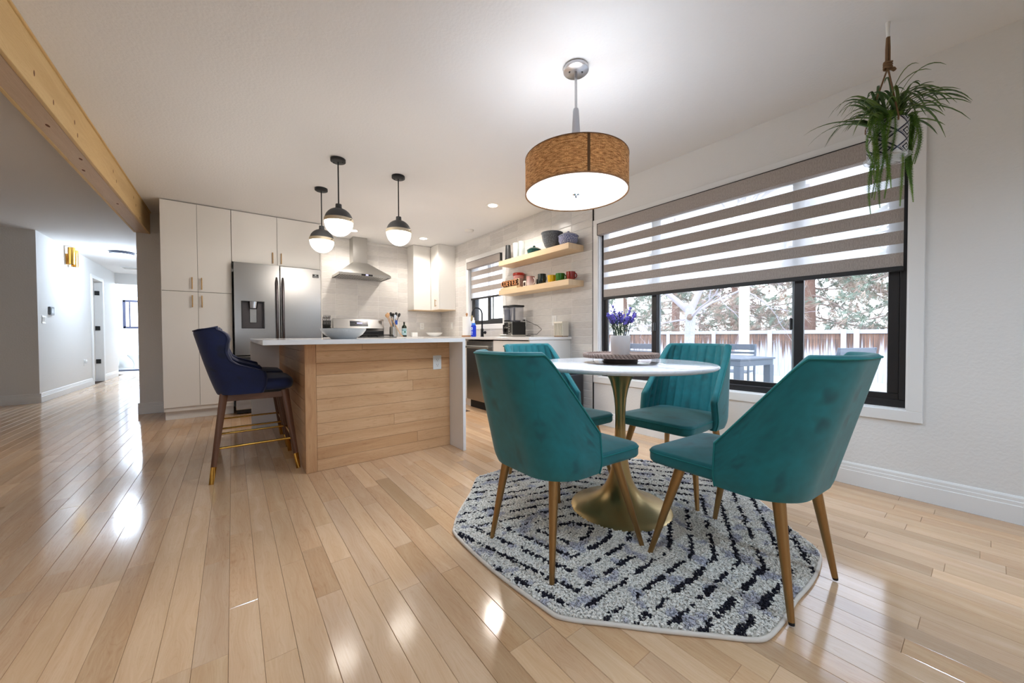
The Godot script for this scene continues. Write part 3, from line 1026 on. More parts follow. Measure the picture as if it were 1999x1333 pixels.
func hallway() -> void:
	# door in the hall's left wall: white casing, white slab set back, black hinges
	var d := frame_of("door_1")
	var b := mb()
	b.span(Vector3(-2.19, 0, -10.74), Vector3(-2.172, 2.17, -10.665), 0.002)
	b.span(Vector3(-2.19, 0, -11.535), Vector3(-2.172, 2.17, -11.46), 0.002)
	b.span(Vector3(-2.19, 2.10, -11.46), Vector3(-2.172, 2.17, -10.74), 0.002)
	part("casing", b, M.trim, d)
	part("slab", mb().span(Vector3(-2.335, 0.01, -11.45), Vector3(-2.295, 2.095, -10.75), 0.003), M.white, d)
	for y in [0.42, 1.12, 1.86]:
		part("hinge", mb().box(Vector3(-2.255, y, -11.448), Vector3(0.07, 0.09, 0.012), 0.002), M.black, d)
	part("knob", mb().lathe([Vector2(0, 0), Vector2(0.012, 0), Vector2(0.012, 0.03), Vector2(0.027, 0.04), Vector2(0.027, 0.06), Vector2(0, 0.068)], Vector3(-2.295, 0.95, -10.83), 18, Basis(Vector3(0, -1, 0), Vector3(1, 0, 0), Vector3(0, 0, 1))), M.black, d)
	# wall sconce
	var s := thing("wall_sconce", "brass wall sconce of two upright tubes on the white hallway wall", "wall lamp", Vector3(-2.19, 2.27, -9.42))
	part("back_plate", mb().span(Vector3(0, -0.12, -0.05), Vector3(0.02, 0.06, 0.05), 0.004), M.brass, s)
	for z in [-0.07, 0.08]:
		part("tube_shade", mb().lathe([Vector2(0.036, -0.14), Vector2(0.042, -0.14), Vector2(0.042, 0.14), Vector2(0.036, 0.14), Vector2(0.036, -0.14)], Vector3(0.075, 0.02 if z > 0 else 0.0, z), 20), M.brass, s)
		part("arm", mb().cyl(Vector3(0.01, -0.05, z * 0.4), Vector3(0.05, -0.05, z), 0.006), M.brass, s)
	spot("sconce_beam", Vector3(0.075, -0.15, 0.0), Vector3(-0.25, -1, 0), 0.12, COOL, 60.0, 0.04, s)
	# thermostat, switches, night light
	var th := thing("thermostat", "grey square thermostat on the hallway wall below the sconce", "thermostat", Vector3(-2.19, 1.335, -8.66))
	part("body", mb().span(Vector3(0, -0.062, -0.075), Vector3(0.026, 0.062, 0.075), 0.006), flat_mat(Color(0.40, 0.42, 0.44), 0.4), th)
	part("screen", mb().span(Vector3(0.026, -0.035, -0.045), Vector3(0.028, 0.035, 0.045), 0.001), flat_mat(Color(0.24, 0.26, 0.28), 0.15), th)
	plate("hall_switch", "white double light switch on the hallway wall beside the grey thermostat", "light switch", Vector3(-2.19, 1.195, -8.40), 1.5708, true, 0.115)
	var nl := thing("night_light", "small white plug-in night light low on the hallway wall", "night light", Vector3(-2.19, 0.46, -10.2))
	part("plate", mb().span(Vector3(0, -0.06, -0.036), Vector3(0.006, 0.06, 0.036), 0.002), M.trim, nl)
	part("lamp_body", mb().span(Vector3(0.006, -0.01, -0.025), Vector3(0.035, 0.05, 0.025), 0.008), M.white_gloss, nl)
	# flush ceiling lamp and air vent
	var c := thing("flush_ceiling_lamp", "round flush ceiling lamp with dark rim in the hallway", "ceiling light", Vector3(-1.547, H, -9.44))
	part("rim", mb().lathe([Vector2(0.150, -0.045), Vector2(0.158, -0.045), Vector2(0.160, 0.0)], Vector3.ZERO, 40), flat_mat(Color(0.22, 0.25, 0.32), 0.4), c)
	part("diffuser", mb().lathe([Vector2(0, -0.052), Vector2(0.11, -0.051), Vector2(0.150, -0.045), Vector2(0.150, -0.02)], Vector3.ZERO, 40), glow(COOL, 5.0), c)
	omni("hall_lamp_light", Vector3(0, -0.16, 0), 0.7, COOL, 0.12, c)
	var v := thing("ceiling_vent", "flat white return-air vent on the far hallway ceiling", "vent", Vector3(-1.70, H, -11.5))
	part("frame", mb().span(Vector3(-0.2, -0.012, -0.16), Vector3(0.2, 0.0, 0.16), 0.003), M.trim, v)
	for k in 8: part("louvre", mb().box(Vector3(0, -0.014, -0.12 + k * 0.034), Vector3(0.34, 0.003, 0.022), 0.0, Basis(Vector3(1, 0, 0), 0.4)), M.white, v)
	# bathroom at the end
	var w := frame_of("window_4")
	b = mb()
	for x in [-2.62, -1.72]: b.span(Vector3(x - 0.03, 1.20, -16.16), Vector3(x + 0.03, 2.06, -16.09), 0.003)
	for y in [1.225, 2.035]: b.span(Vector3(-2.64, y - 0.03, -16.16), Vector3(-1.7, y + 0.03, -16.09), 0.003)
	b.span(Vector3(-2.52, 1.22, -16.15), Vector3(-2.49, 2.04, -16.11), 0.003)
	part("frame", b, flat_mat(Color(0.20, 0.21, 0.30), 0.4), w)
	part("pane", mb().span(Vector3(-2.64, 1.20, -16.135), Vector3(-1.7, 2.06, -16.13)), M.glass, w)
	var va := thing("bath_vanity", "white bathroom vanity with drawers seen through the hall", "vanity", Vector3(-2.75, 0, -15.35))
	part("cabinet", mb().span(Vector3(-0.8, 0.08, -0.28), Vector3(0.08, 0.93, 0.28), 0.004), M.white, va)
	part("top", mb().span(Vector3(-0.82, 0.93, -0.30), Vector3(0.10, 0.96, 0.30), 0.004), M.quartz, va)
	part("plinth", mb().span(Vector3(-0.8, 0, -0.26), Vector3(0.06, 0.08, 0.24)), M.white, va)
	for k in 3:
		var dr := part("drawer", mb().span(Vector3(-0.30, 0.12 + 0.27 * k, 0.28), Vector3(0.06, 0.36 + 0.27 * k, 0.296), 0.004), M.white, va)
		part("pull", mb().box(Vector3(-0.12, 0.29 + 0.27 * k, 0.302), Vector3(0.14, 0.012, 0.012), 0.003), M.steel_dark, dr)
	var to := thing("toilet", "white toilet beneath the bathroom window", "toilet", Vector3(-2.22, 0, -15.45), 1.5708)
	part("bowl", mb().lathe([Vector2(0.10, 0.0), Vector2(0.11, 0.02), Vector2(0.095, 0.12), Vector2(0.12, 0.24), Vector2(0.19, 0.36), Vector2(0.20, 0.39), Vector2(0.0, 0.39)], Vector3.ZERO, 28, Basis(Vector3(1, 0, 0), Vector3(0, 1, 0), Vector3(0, 0, 1.25))), M.white_gloss, to)
	part("seat", mb().lathe([Vector2(0.0, 0.39), Vector2(0.205, 0.39), Vector2(0.21, 0.405), Vector2(0.19, 0.415), Vector2(0.0, 0.417)], Vector3.ZERO, 28, Basis(Vector3(1, 0, 0), Vector3(0, 1, 0), Vector3(0, 0, 1.25))), M.white_gloss, to)
	part("tank", mb().span(Vector3(-0.21, 0.36, -0.42), Vector3(0.21, 0.74, -0.24), 0.02), M.white_gloss, to)
	single("bath_mat", "dark bath mat on the floor before the toilet", "mat", mb().box(Vector3(-2.3, 0.008, -14.55), Vector3(0.9, 0.016, 0.5), 0.006), flat_mat(Color(0.12, 0.13, 0.20), 0.95))
	var bl := thing("bath_ceiling_lamp", "round white lamp on the bathroom ceiling", "ceiling light", Vector3(-2.0, H, -14.4))
	part("diffuser", mb().lathe([Vector2(0, -0.07), Vector2(0.10, -0.06), Vector2(0.15, -0.02), Vector2(0.15, 0.0)], Vector3.ZERO, 28), glow(COOL, 2.0), bl)
	omni("bath_lamp_light", Vector3(0, -0.2, 0), 4.0, COOL, 0.12, bl)


# a wall plate: two sockets or a rocker; turn 0 faces +z
func plate(called: String, label: String, category: String, at: Vector3, turn: float, rocker := false, width := 0.074, group := "") -> Node3D:
	var t := thing(called, label, category, at, turn, group)
	part("cover_plate", mb().span(Vector3(-width * 0.5, -0.058, 0), Vector3(width * 0.5, 0.058, 0.006), 0.002), M.white_gloss, t)
	if rocker:
		var k := 2 if width > 0.1 else 1
		for i in k: part("rocker", mb().box(Vector3((i - (k - 1) * 0.5) * 0.046, 0, 0.0075), Vector3(0.033, 0.066, 0.005), 0.0015, Basis(Vector3(1, 0, 0), 0.05)), M.white, t)
	else:
		for s in [-1, 1]:
			var f := part("socket", mb().box(Vector3(0, 0.021 * s, 0.0065), Vector3(0.034, 0.030, 0.003), 0.0015), M.white, t)
			var slots := mb()
			for x in [-0.0065, 0.0065]: slots.box(Vector3(x, 0.021 * s + 0.004, 0.0082), Vector3(0.0022, 0.009, 0.001))
			slots.lathe([Vector2(0, 0.0006), Vector2(0.0026, 0.0006), Vector2(0.0026, 0)], Vector3(0, 0.021 * s - 0.008, 0.0079), 10, Basis(Vector3(1, 0, 0), Vector3(0, 0, 1), Vector3(0, -1, 0)))
			part("slots", slots, M.gap, f)
	return t


# ---------------------------------------------------------------- kitchen
func bar_pull(parent: Node3D, at: Vector3, length: float, axis: int, out: Vector3, m: Material) -> void:
	var b := mb()
	var d := Vector3.ZERO
	d[axis] = length * 0.5
	b.cyl(at + out * 0.028 - d, at + out * 0.028 + d, 0.0055, -1.0, 10)
	for s in [-0.72, 0.72]: b.cyl(at + d * s, at + d * s + out * 0.028, 0.0045, -1.0, 8)
	part("handle", b, m, parent)


func pantry_and_fridge() -> void:
	var zf := -5.51
	var t := thing("pantry_cabinet", "tall white pantry cabinet with four flat doors left of the fridge", "cabinet", Vector3(0, 0, 0))
	part("body", mb().span(Vector3(-0.612, 0.10, ZB + 0.003), Vector3(0.002, H - 0.004, zf - 0.022), 0.001), M.white, t)
	part("plinth", mb().span(Vector3(-0.606, 0.0, ZB + 0.003), Vector3(0.0, 0.10, -5.585), 0.001), M.white, t)
	part("shadow_gap", mb().span(Vector3(-0.608, 0.15, zf - 0.0225), Vector3(0.0, H - 0.007, zf - 0.0205)), M.gap, t)
	for q in [[-0.612, -0.3065, 1.448, 2.439, 1], [-0.3035, 0.002, 1.448, 2.439, -1], [-0.612, -0.3065, 0.146, 1.443, 1], [-0.3035, 0.002, 0.146, 1.443, -1]]:
		var d := part("door", mb().span(Vector3(q[0], q[2], zf - 0.02), Vector3(q[1], q[3], zf), 0.0015), M.white, t)
		var x: float = (q[1] - 0.047) if q[4] == 1 else (q[0] + 0.033)
		var y: float = 1.538 if q[2] > 1.0 else 1.335
		bar_pull(d, Vector3(x, y, zf), 0.135, 1, Vector3(0, 0, 1), M.brass_matte)
	t = thing("fridge_wall_cabinet", "white two-door cabinet above the stainless fridge", "cabinet")
	part("body", mb().span(Vector3(0.008, 1.835, ZB + 0.003), Vector3(0.95, H - 0.004, zf - 0.022), 0.001), M.white, t)
	part("shadow_gap", mb().span(Vector3(0.012, 1.84, zf - 0.0225), Vector3(0.945, H - 0.007, zf - 0.0205)), M.gap, t)
	for q in [[0.007, 0.4645, 1], [0.4685, 0.95, -1]]:
		var d := part("door", mb().span(Vector3(q[0], 1.832, zf - 0.02), Vector3(q[1], 2.439, zf), 0.0015), M.white, t)
		bar_pull(d, Vector3((q[1] - 0.047) if q[2] == 1 else (q[0] + 0.04), 1.917, zf), 0.135, 1, Vector3(0, 0, 1), M.brass_matte)
	single("fridge_end_panel", "tall white filler panel between the fridge and the tiled wall", "panel", mb().span(Vector3(0.9525, 0, ZB + 0.002), Vector3(0.972, H - 0.004, zf), 0.0015), M.white)
	# the fridge
	t = thing("refrigerator", "stainless steel french-door refrigerator with ice and water dispenser", "refrigerator")
	part("case", mb().span(Vector3(0.024, 0.03, ZB + 0.02), Vector3(0.942, 1.80, -5.485), 0.004), M.charcoal, t)
	part("gasket", mb().span(Vector3(0.03, 0.07, -5.486), Vector3(0.936, 1.79, -5.478)), M.black, t)
	var zd := -5.405
	var b := mb()                                                 # left door, with the dispenser's recess left open
	for q in [[0.022, 0.088, 0.712, 1.814], [0.088, 0.318, 1.36, 1.814], [0.088, 0.318, 0.712, 1.03], [0.318, 0.4765, 0.712, 1.814]]:
		b.span(Vector3(q[0], q[2], -5.478), Vector3(q[1], q[3], zd))
	var ld := part("door", b, M.steel, t)
	var rd := part("door", mb().span(Vector3(0.4835, 0.712, -5.478), Vector3(0.944, 1.814, zd), 0.006), M.steel, t)
	var fd := part("freezer_drawer", mb().span(Vector3(0.022, 0.06, -5.478), Vector3(0.944, 0.700, zd), 0.006), M.steel, t)
	part("kick_plate", mb().span(Vector3(0.03, 0.005, -5.50), Vector3(0.936, 0.055, -5.47), 0.002), M.black, t)
	part("drawer_grip", mb().span(Vector3(0.05, 0.66, zd), Vector3(0.916, 0.688, zd + 0.018), 0.006), M.steel_dark, fd)
	for q in [[0.447, ld], [0.512, rd]]:
		var x: float = q[0]
		part("handle", mb().tube([Vector3(x, 1.665, zd + 0.004), Vector3(x, 1.60, zd + 0.030), Vector3(x, 1.30, zd + 0.034), Vector3(x, 0.84, zd + 0.030), Vector3(x, 0.775, zd + 0.004)], [0.009, 0.0145, 0.0145, 0.0145, 0.009], 12, true, 0.7, Vector3.RIGHT), flat_mat(Color(0.42, 0.40, 0.41), 0.3, 1.0), q[1])
	var dp := part("dispenser", mb().span(Vector3(0.09, 1.032, -5.474), Vector3(0.316, 1.358, -5.466)), flat_mat(Color(0.30, 0.285, 0.29), 0.35, 0.5), ld)
	b = mb()
	b.span(Vector3(0.088, 1.03, -5.475), Vector3(0.098, 1.36, zd + 0.003), 0.001)
	b.span(Vector3(0.308, 1.03, -5.475), Vector3(0.318, 1.36, zd + 0.003), 0.001)
	b.span(Vector3(0.098, 1.03, -5.475), Vector3(0.308, 1.04, zd + 0.003), 0.001)
	b.span(Vector3(0.098, 1.352, -5.475), Vector3(0.308, 1.36, zd + 0.003), 0.001)
	part("dispenser_frame", b, flat_mat(Color(0.13, 0.13, 0.135), 0.35), ld)
	part("dispenser_nozzle", mb().lathe([Vector2(0.030, -0.05), Vector2(0.042, -0.05), Vector2(0.05, 0.03), Vector2(0, 0.03)], Vector3(0.205, 1.325, -5.435), 20), M.chrome, ld)
	part("dispenser_paddle", mb().span(Vector3(0.170, 1.10, -5.466), Vector3(0.240, 1.27, -5.452), 0.003), M.steel, ld)
	dp.name = "dispenser_back"
	part("badge", mb().span(Vector3(0.845, 1.70, zd), Vector3(0.915, 1.745, zd + 0.003), 0.001), M.black, rd)
	b = mb()
	b.span(Vector3(0.852, 1.708, zd + 0.003), Vector3(0.908, 1.716, zd + 0.0036))
	b.span(Vector3(0.870, 1.724, zd + 0.003), Vector3(0.890, 1.738, zd + 0.0036))
	part("badge_print", b, flat_mat(Color(0.6, 0.62, 0.64)), rd)


func range_and_hood() -> void:
	var t := thing("range_hood", "stainless steel chimney range hood on the tiled wall", "range hood")
	part("chimney", mb().span(Vector3(1.476, 2.055, ZB + 0.012), Vector3(1.686, H - 0.003, -5.905), 0.003), M.steel_hood, t)
	var b := mb()
	var lo := [Vector3(1.222, 1.858, ZB + 0.012), Vector3(1.970, 1.858, ZB + 0.012), Vector3(1.970, 1.858, -5.665), Vector3(1.222, 1.858, -5.665)]
	var hi := [Vector3(1.474, 2.06, ZB + 0.012), Vector3(1.688, 2.06, ZB + 0.012), Vector3(1.688, 2.06, -5.903), Vector3(1.474, 2.06, -5.903)]
	for k in 4:
		var k1: int = (k + 1) % 4
		b.face([lo[k], lo[k1], hi[k1], hi[k]], [Vector2(0, 0), Vector2(1, 0), Vector2(0.8, 0.5), Vector2(0.2, 0.5)], Vector3(1.596, 1.9, -5.95))
	b.face([hi[0], hi[1], hi[2], hi[3]], [Vector2.ZERO, Vector2.ZERO, Vector2.ZERO, Vector2.ZERO], Vector3(1.596, 1.9, -5.95))
	part("canopy", b, M.steel_hood, t)
	b = mb()
	b.span(Vector3(1.222, 1.823, -5.668), Vector3(1.970, 1.859, -5.662), 0.001)
	b.span(Vector3(1.222, 1.823, ZB + 0.012), Vector3(1.227, 1.859, -5.665), 0.001)
	b.span(Vector3(1.965, 1.823, ZB + 0.012), Vector3(1.970, 1.859, -5.665), 0.001)
	part("lip", b, M.steel_hood, t)
	part("underside", mb().span(Vector3(1.226, 1.832, ZB + 0.014), Vector3(1.966, 1.838, -5.667)), M.steel_dark, t)
	for k in 2:
		var x0 := 1.26 + 0.345 * k
		var f := part("filter", mb().span(Vector3(x0, 1.827, ZB + 0.06), Vector3(x0 + 0.325, 1.833, -5.70), 0.002), M.steel_hood, t)
		b = mb()
		for j in 9: b.span(Vector3(x0 + 0.02 + j * 0.034, 1.8255, ZB + 0.08), Vector3(x0 + 0.032 + j * 0.034, 1.828, -5.72))
		part("filter_slots", b, M.steel_dark, f)
	part("display", mb().span(Vector3(1.530, 1.828, -5.663), Vector3(1.692, 1.852, -5.6595), 0.001), M.black, t)
	part("display_light", mb().span(Vector3(1.592, 1.832, -5.6597), Vector3(1.628, 1.849, -5.659)), M.screen, t)
	# range
	t = thing("range", "stainless steel gas range with raised control panel under the hood", "range")
	part("body", mb().span(Vector3(1.218, 0.02, ZB + 0.02), Vector3(1.974, 0.905, -5.49), 0.004), M.steel, t)
	part("cooktop", mb().span(Vector3(1.216, 0.905, ZB + 0.02), Vector3(1.976, 0.921, -5.455), 0.004), M.black, t)
	part("oven_door", mb().span(Vector3(1.222, 0.16, -5.49), Vector3(1.970, 0.74, -5.455), 0.004), M.steel, t)
	part("oven_window", mb().span(Vector3(1.32, 0.28, -5.456), Vector3(1.87, 0.60, -5.452), 0.002), M.black, t)
	part("oven_handle", mb().cyl(Vector3(1.25, 0.70, -5.42), Vector3(1.94, 0.70, -5.42), 0.012), M.steel, t)
	b = mb()
	var g := [Vector2(-6.105, 0.925), Vector2(-6.105, 1.195), Vector2(-6.085, 1.205), Vector2(-6.065, 1.20), Vector2(-6.035, 1.055), Vector2(-6.04, 1.035), Vector2(-6.06, 0.925)]
	b.prism(g, 0, 1.216, 1.976)
	part("control_panel", b, M.steel, t)
	part("panel_vent", mb().span(Vector3(1.222, 0.93, -6.055), Vector3(1.97, 1.03, -6.044), 0.002), M.black, t)
	part("vent_strip", mb().span(Vector3(1.30, 1.0, -6.045), Vector3(1.89, 1.012, -6.04), 0.002), M.steel_dark, t)
	# control screen, tilted like the panel
	var tilt := Basis(Vector3(1, 0, 0), -atan2(0.03, 0.145))
	var scr := part("control_screen", mb().box(Vector3(1.588, 1.128, -6.049), Vector3(0.27, 0.085, 0.004), 0.001, tilt), flat_mat(Color(0.05, 0.055, 0.075), 0.12), t)
	b = mb()
	for r in 3:
		for c in 14:
			if r == 1 and c > 3 and c < 11: continue
			b.box(Vector3(1.588, 1.128, -6.049) + tilt * Vector3(-0.118 + c * 0.018, 0.028 - r * 0.026, 0.0023), Vector3(0.009, 0.004, 0.0006), 0.0, tilt)
	part("control_marks", b, flat_mat(Color(0.70, 0.74, 0.85)), scr).set_meta("kind", "stuff")
	part("clock_display", mb().box(Vector3(1.588, 1.128, -6.049) + tilt * Vector3(0.01, 0.006, 0.0023), Vector3(0.085, 0.022, 0.0006), 0.0, tilt), glow(Color(0.35, 0.45, 0.95), 0.35), scr)
	for k in 3:
		b = mb()
		var x0 := 1.24 + k * 0.238
		for j in 5: b.box(Vector3(x0 + 0.02 + j * 0.049, 0.945, -5.76), Vector3(0.011, 0.014, 0.50), 0.003)
		for j in 3: b.box(Vector3(x0 + 0.115, 0.945, -5.99 + j * 0.23), Vector3(0.228, 0.014, 0.012), 0.003)
		for e in [[0.005, -6.0], [0.225, -6.0], [0.005, -5.52], [0.225, -5.52]]: b.box(Vector3(x0 + e[0], 0.933, e[1]), Vector3(0.014, 0.026, 0.014), 0.003)
		part("grate", b, M.black_matte, t)
		part("burner", mb().lathe([Vector2(0.055, 0.921), Vector2(0.05, 0.930), Vector2(0.03, 0.936), Vector2(0, 0.936)], Vector3(x0 + 0.115, 0, -5.76), 20), M.black, t)
	for k in 5:
		part("knob", mb().lathe([Vector2(0.0, 0.0), Vector2(0.022, 0.0), Vector2(0.02, 0.03), Vector2(0.0, 0.03)], Vector3(1.32 + k * 0.138, 0.83, -5.49), 18, Basis(Vector3(1, 0, 0), Vector3(0, 0, 1), Vector3(0, -1, 0))), M.steel, t)


func corner_and_base_cabinets() -> void:
	var t := thing("corner_wall_cabinet", "white L-shaped corner wall cabinet beside the sink window", "cabinet")
	part("body", mb().span(Vector3(2.413, 1.372, ZB + 0.010), Vector3(3.036, H - 0.004, -5.872), 0.001), M.white, t)
	part("return", mb().span(Vector3(2.742, 1.372, -5.872), Vector3(3.036, H - 0.004, -5.556), 0.001), M.white, t)
	part("door", mb().span(Vector3(2.413, 1.37, -5.870), Vector3(2.7185, H - 0.006, -5.85), 0.0015), M.white, t)
	var d := part("door", mb().span(Vector3(2.72, 1.37, -5.846), Vector3(2.74, H - 0.006, -5.558), 0.0015), M.white, t)
	bar_pull(d, Vector3(2.72, 1.475, -5.64), 0.12, 1, Vector3(-1, 0, 0), M.brass_matte)
	part("underside", mb().span(Vector3(2.413, 1.362, ZB + 0.010), Vector3(3.036, 1.372, -5.852), 0.001), M.shelf, t)
	part("underside", mb().span(Vector3(2.722, 1.362, -5.852), Vector3(3.036, 1.372, -5.556), 0.001), M.shelf, t)
	# worktops
	var b := mb()
	b.span(Vector3(0.974, 0.884, ZB + 0.016), Vector3(1.2145, 0.914, -5.485), 0.002)
	single("range_side_worktop", "short white worktop piece between the fridge panel and the range", "worktop", b, M.quartz)
	b = mb()
	b.span(Vector3(1.9775, 0.884, ZB + 0.016), Vector3(XW - 0.016, 0.914, -5.485), 0.002)
	b.span(Vector3(2.408, 0.884, -5.485), Vector3(XW - 0.016, 0.914, -2.866), 0.002)
	single("corner_worktop", "long white L-shaped worktop under the sink window and shelves", "worktop", b, M.quartz)
	# base cabinets
	t = thing("narrow_base_cabinet", "narrow white base cabinet between the fridge and the range", "cabinet")
	part("body", mb().span(Vector3(0.976, 0.10, ZB + 0.016), Vector3(1.212, 0.882, -5.53), 0.001), M.white, t)
	part("plinth", mb().span(Vector3(0.976, 0, ZB + 0.016), Vector3(1.212, 0.10, -5.58)), M.white, t)
	d = part("door", mb().span(Vector3(0.978, 0.11, -5.53), Vector3(1.21, 0.872, -5.51), 0.0015), M.white, t)
	bar_pull(d, Vector3(1.18, 0.78, -5.51), 0.13, 1, Vector3(0, 0, 1), M.brass_matte)
	t = thing("corner_base_cabinet", "white base cabinet in the corner right of the range", "cabinet")
	part("body", mb().span(Vector3(1.98, 0.10, ZB + 0.016), Vector3(XW - 0.016, 0.882, -5.53), 0.001), M.white, t)
	part("plinth", mb().span(Vector3(1.98, 0, ZB + 0.016), Vector3(2.5, 0.10, -5.58)), M.white, t)
	d = part("door", mb().span(Vector3(1.983, 0.11, -5.53), Vector3(2.42, 0.872, -5.51), 0.0015), M.white, t)
	bar_pull(d, Vector3(2.02, 0.78, -5.51), 0.13, 1, Vector3(0, 0, 1), M.brass_matte)
	t = thing("sink_base_cabinet", "white sink base cabinet under the kitchen window", "cabinet")
	part("body", mb().span(Vector3(2.455, 0.10, -5.50), Vector3(XW - 0.016, 0.882, -4.172), 0.001), M.white, t)
	part("plinth", mb().span(Vector3(2.51, 0, -5.50), Vector3(XW - 0.02, 0.10, -4.172)), M.white, t)
	for k in 2:
		d = part("door", mb().span(Vector3(2.433, 0.11, -5.19 + 0.51 * k), Vector3(2.453, 0.872, -4.683 + 0.508 * k), 0.0015), M.white, t)
		bar_pull(d, Vector3(2.433, 0.78, -4.73 if k == 0 else -4.63), 0.13, 1, Vector3(-1, 0, 0), M.brass_matte)
	# dishwasher
	t = thing("dishwasher", "stainless steel dishwasher with bar handle beside the island", "dishwasher")
	part("case", mb().span(Vector3(2.47, 0.10, -4.166), Vector3(XW - 0.03, 0.868, -3.556), 0.002), M.charcoal, t)
	part("door", mb().span(Vector3(2.432, 0.11, -4.163), Vector3(2.47, 0.862, -3.560), 0.005), M.steel, t)
	part("handle", mb().span(Vector3(2.385, 0.775, -4.13), Vector3(2.397, 0.805, -3.595), 0.004), M.steel_hood, t)
	for z in [-4.11, -3.615]: part("handle_post", mb().span(Vector3(2.39, 0.78, z - 0.008), Vector3(2.434, 0.80, z + 0.008), 0.002), M.steel_hood, t)
	part("kick_plate", mb().span(Vector3(2.49, 0.0, -4.163), Vector3(2.51, 0.105, -3.558), 0.001), M.black_matte, t)
	# drawer cabinet and its end panel
	t = thing("drawer_base_cabinet", "white drawer base cabinet right of the dishwasher with black slim pull", "cabinet")
	part("body", mb().span(Vector3(2.455, 0.10, -3.552), Vector3(XW - 0.016, 0.882, -2.902), 0.001), M.white, t)
	part("plinth", mb().span(Vector3(2.51, 0, -3.552), Vector3(XW - 0.02, 0.10, -2.902)), M.white, t)
	part("shadow_gap", mb().span(Vector3(2.4535, 0.112, -3.549), Vector3(2.456, 0.88, -2.905)), M.gap, t)
	for q in [[0.742, 0.872], [0.432, 0.738], [0.11, 0.428]]:
		d = part("drawer", mb().span(Vector3(2.433, q[0], -3.549), Vector3(2.453, q[1], -2.904), 0.0015), M.white, t)
		bar_pull(d, Vector3(2.433, q[1] - 0.06, -3.23), 0.16, 2, Vector3(-1, 0, 0), flat_mat(Color(0.36, 0.27, 0.17), 0.4, 0.9))
	part("end_panel", mb().span(Vector3(2.43, 0.0, -2.90), Vector3(XW - 0.014, 0.882, -2.882), 0.0015), M.white, t)
	# register in the floor
	t = thing("floor_register", "small brown floor vent before the dishwasher", "vent", Vector3(2.27, 0.0, -4.02))
	part("frame", mb().span(Vector3(-0.05, 0.0, -0.13), Vector3(0.05, 0.004, 0.13), 0.001), flat_mat(Color(0.42, 0.32, 0.25), 0.5), t)
	for k in 8: part("slat", mb().span(Vector3(-0.035, 0.004, -0.115 + k * 0.03), Vector3(0.035, 0.0055, -0.10 + k * 0.03)), flat_mat(Color(0.25, 0.19, 0.15), 0.5), t)
	# bin at the cabinet's end
	t = thing("trash_bin", "dark grey kitchen bin between the cabinet end and window", "bin", Vector3(2.80, 0, -2.715))
	part("bin_body", mb().cushion(rounded(0.30, 0.25, 0.05), 0.0, 0.53, 0.008), flat_mat(Color(0.20, 0.20, 0.215), 0.3, 0.6), t)
	part("bin_lid", mb().cushion(rounded(0.31, 0.26, 0.05), 0.533, 0.575, 0.012), flat_mat(Color(0.11, 0.11, 0.115), 0.4), t)
	part("pedal", mb().span(Vector3(-0.19, 0.01, -0.04), Vector3(-0.148, 0.025, 0.04), 0.004), M.black, t)


func rounded(w: float, d: float, r: float, steps := 5) -> Array:   # a rectangle with round corners about the origin
	var out := []
	for q in [[1, 1, 0], [-1, 1, 1], [-1, -1, 2], [1, -1, 3]]:
		for k in steps + 1:
			var a: float = PI * 0.5 * (q[2] + float(k) / steps)
			out.append(Vector2(q[0] * (w * 0.5 - r) + r * cos(a), q[1] * (d * 0.5 - r) + r * sin(a)))
	return out


func island() -> void:
	var t := thing("kitchen_island", "maple-planked kitchen island with white waterfall top", "island")
	var zn := -2.586
	var zf := -4.50
	part("island_top", mb().span(Vector3(0.14, 0.883, zf), Vector3(1.50, 0.913, zn), 0.0012), M.quartz, t)
	part("waterfall_side", mb().span(Vector3(1.474, 0.0, zf), Vector3(1.50, 0.8829, zn), 0.0012), M.quartz, t)
	part("support_panel", mb().span(Vector3(0.14, 0.0, zf), Vector3(0.42, 0.8829, zf + 0.026), 0.0012), M.quartz, t)
	part("carcass", mb().span(Vector3(0.402, 0.0, zf + 0.002), Vector3(1.473, 0.882, -2.832)), M.subfloor, t)
	# planks nailed across the near side and the seating side
	var h := 0.0835
	for row in 11:
		var y0 := -0.003 + h * row
		var y1 := minf(y0 + h, 0.8825)
		y0 = maxf(y0, 0.0005)
		var x := 0.4535
		var cuts := [[], [1.18], [], [0.99], [], [], [1.145], [1.10], [], [], [0.76, 1.36]][row] as Array
		for c in cuts + [1.4735]:
			var b := mb()
			var k: int = rng.randi() % 3
			b.box(Vector3((x + c) * 0.5, (y0 + y1) * 0.5, -2.821), Vector3(c - x - 0.0012, y1 - y0 - 0.0012, 0.02), 0.0012, Basis.IDENTITY, Vector2(rng.randf() * 2.0, rng.randf() * 3.0))
			part("plank", b, M.panel[k], t)
			x = c
		var z := -2.838
		cuts = [[-3.6], [], [-3.3, -4.1], [], [-3.9], [], [-3.5], [], [-4.0], [], [-3.4]][row] as Array
		for c in cuts + [-4.44]:
			var b := mb()
			b.box(Vector3(0.393, (y0 + y1) * 0.5, (z + c) * 0.5), Vector3(0.018, y1 - y0 - 0.0012, z - c - 0.0012), 0.0012, Basis.IDENTITY, Vector2(rng.randf() * 2.0, rng.randf() * 3.0))
			part("plank", b, M.panel[rng.randi() % 3], t)
			z = c
	part("corner_board", mb().span(Vector3(0.384, 0.0, -2.838), Vector3(0.4525, 0.8825, -2.806), 0.002), M.panel[1], t)
	part("corner_board", mb().span(Vector3(0.383, 0.0, -4.474), Vector3(0.403, 0.8825, -4.44), 0.002), M.panel[2], t)
	plate("island_outlet", "white double socket on the planked side of the island", "outlet", Vector3(1.357, 0.711, -2.811), 0.0)


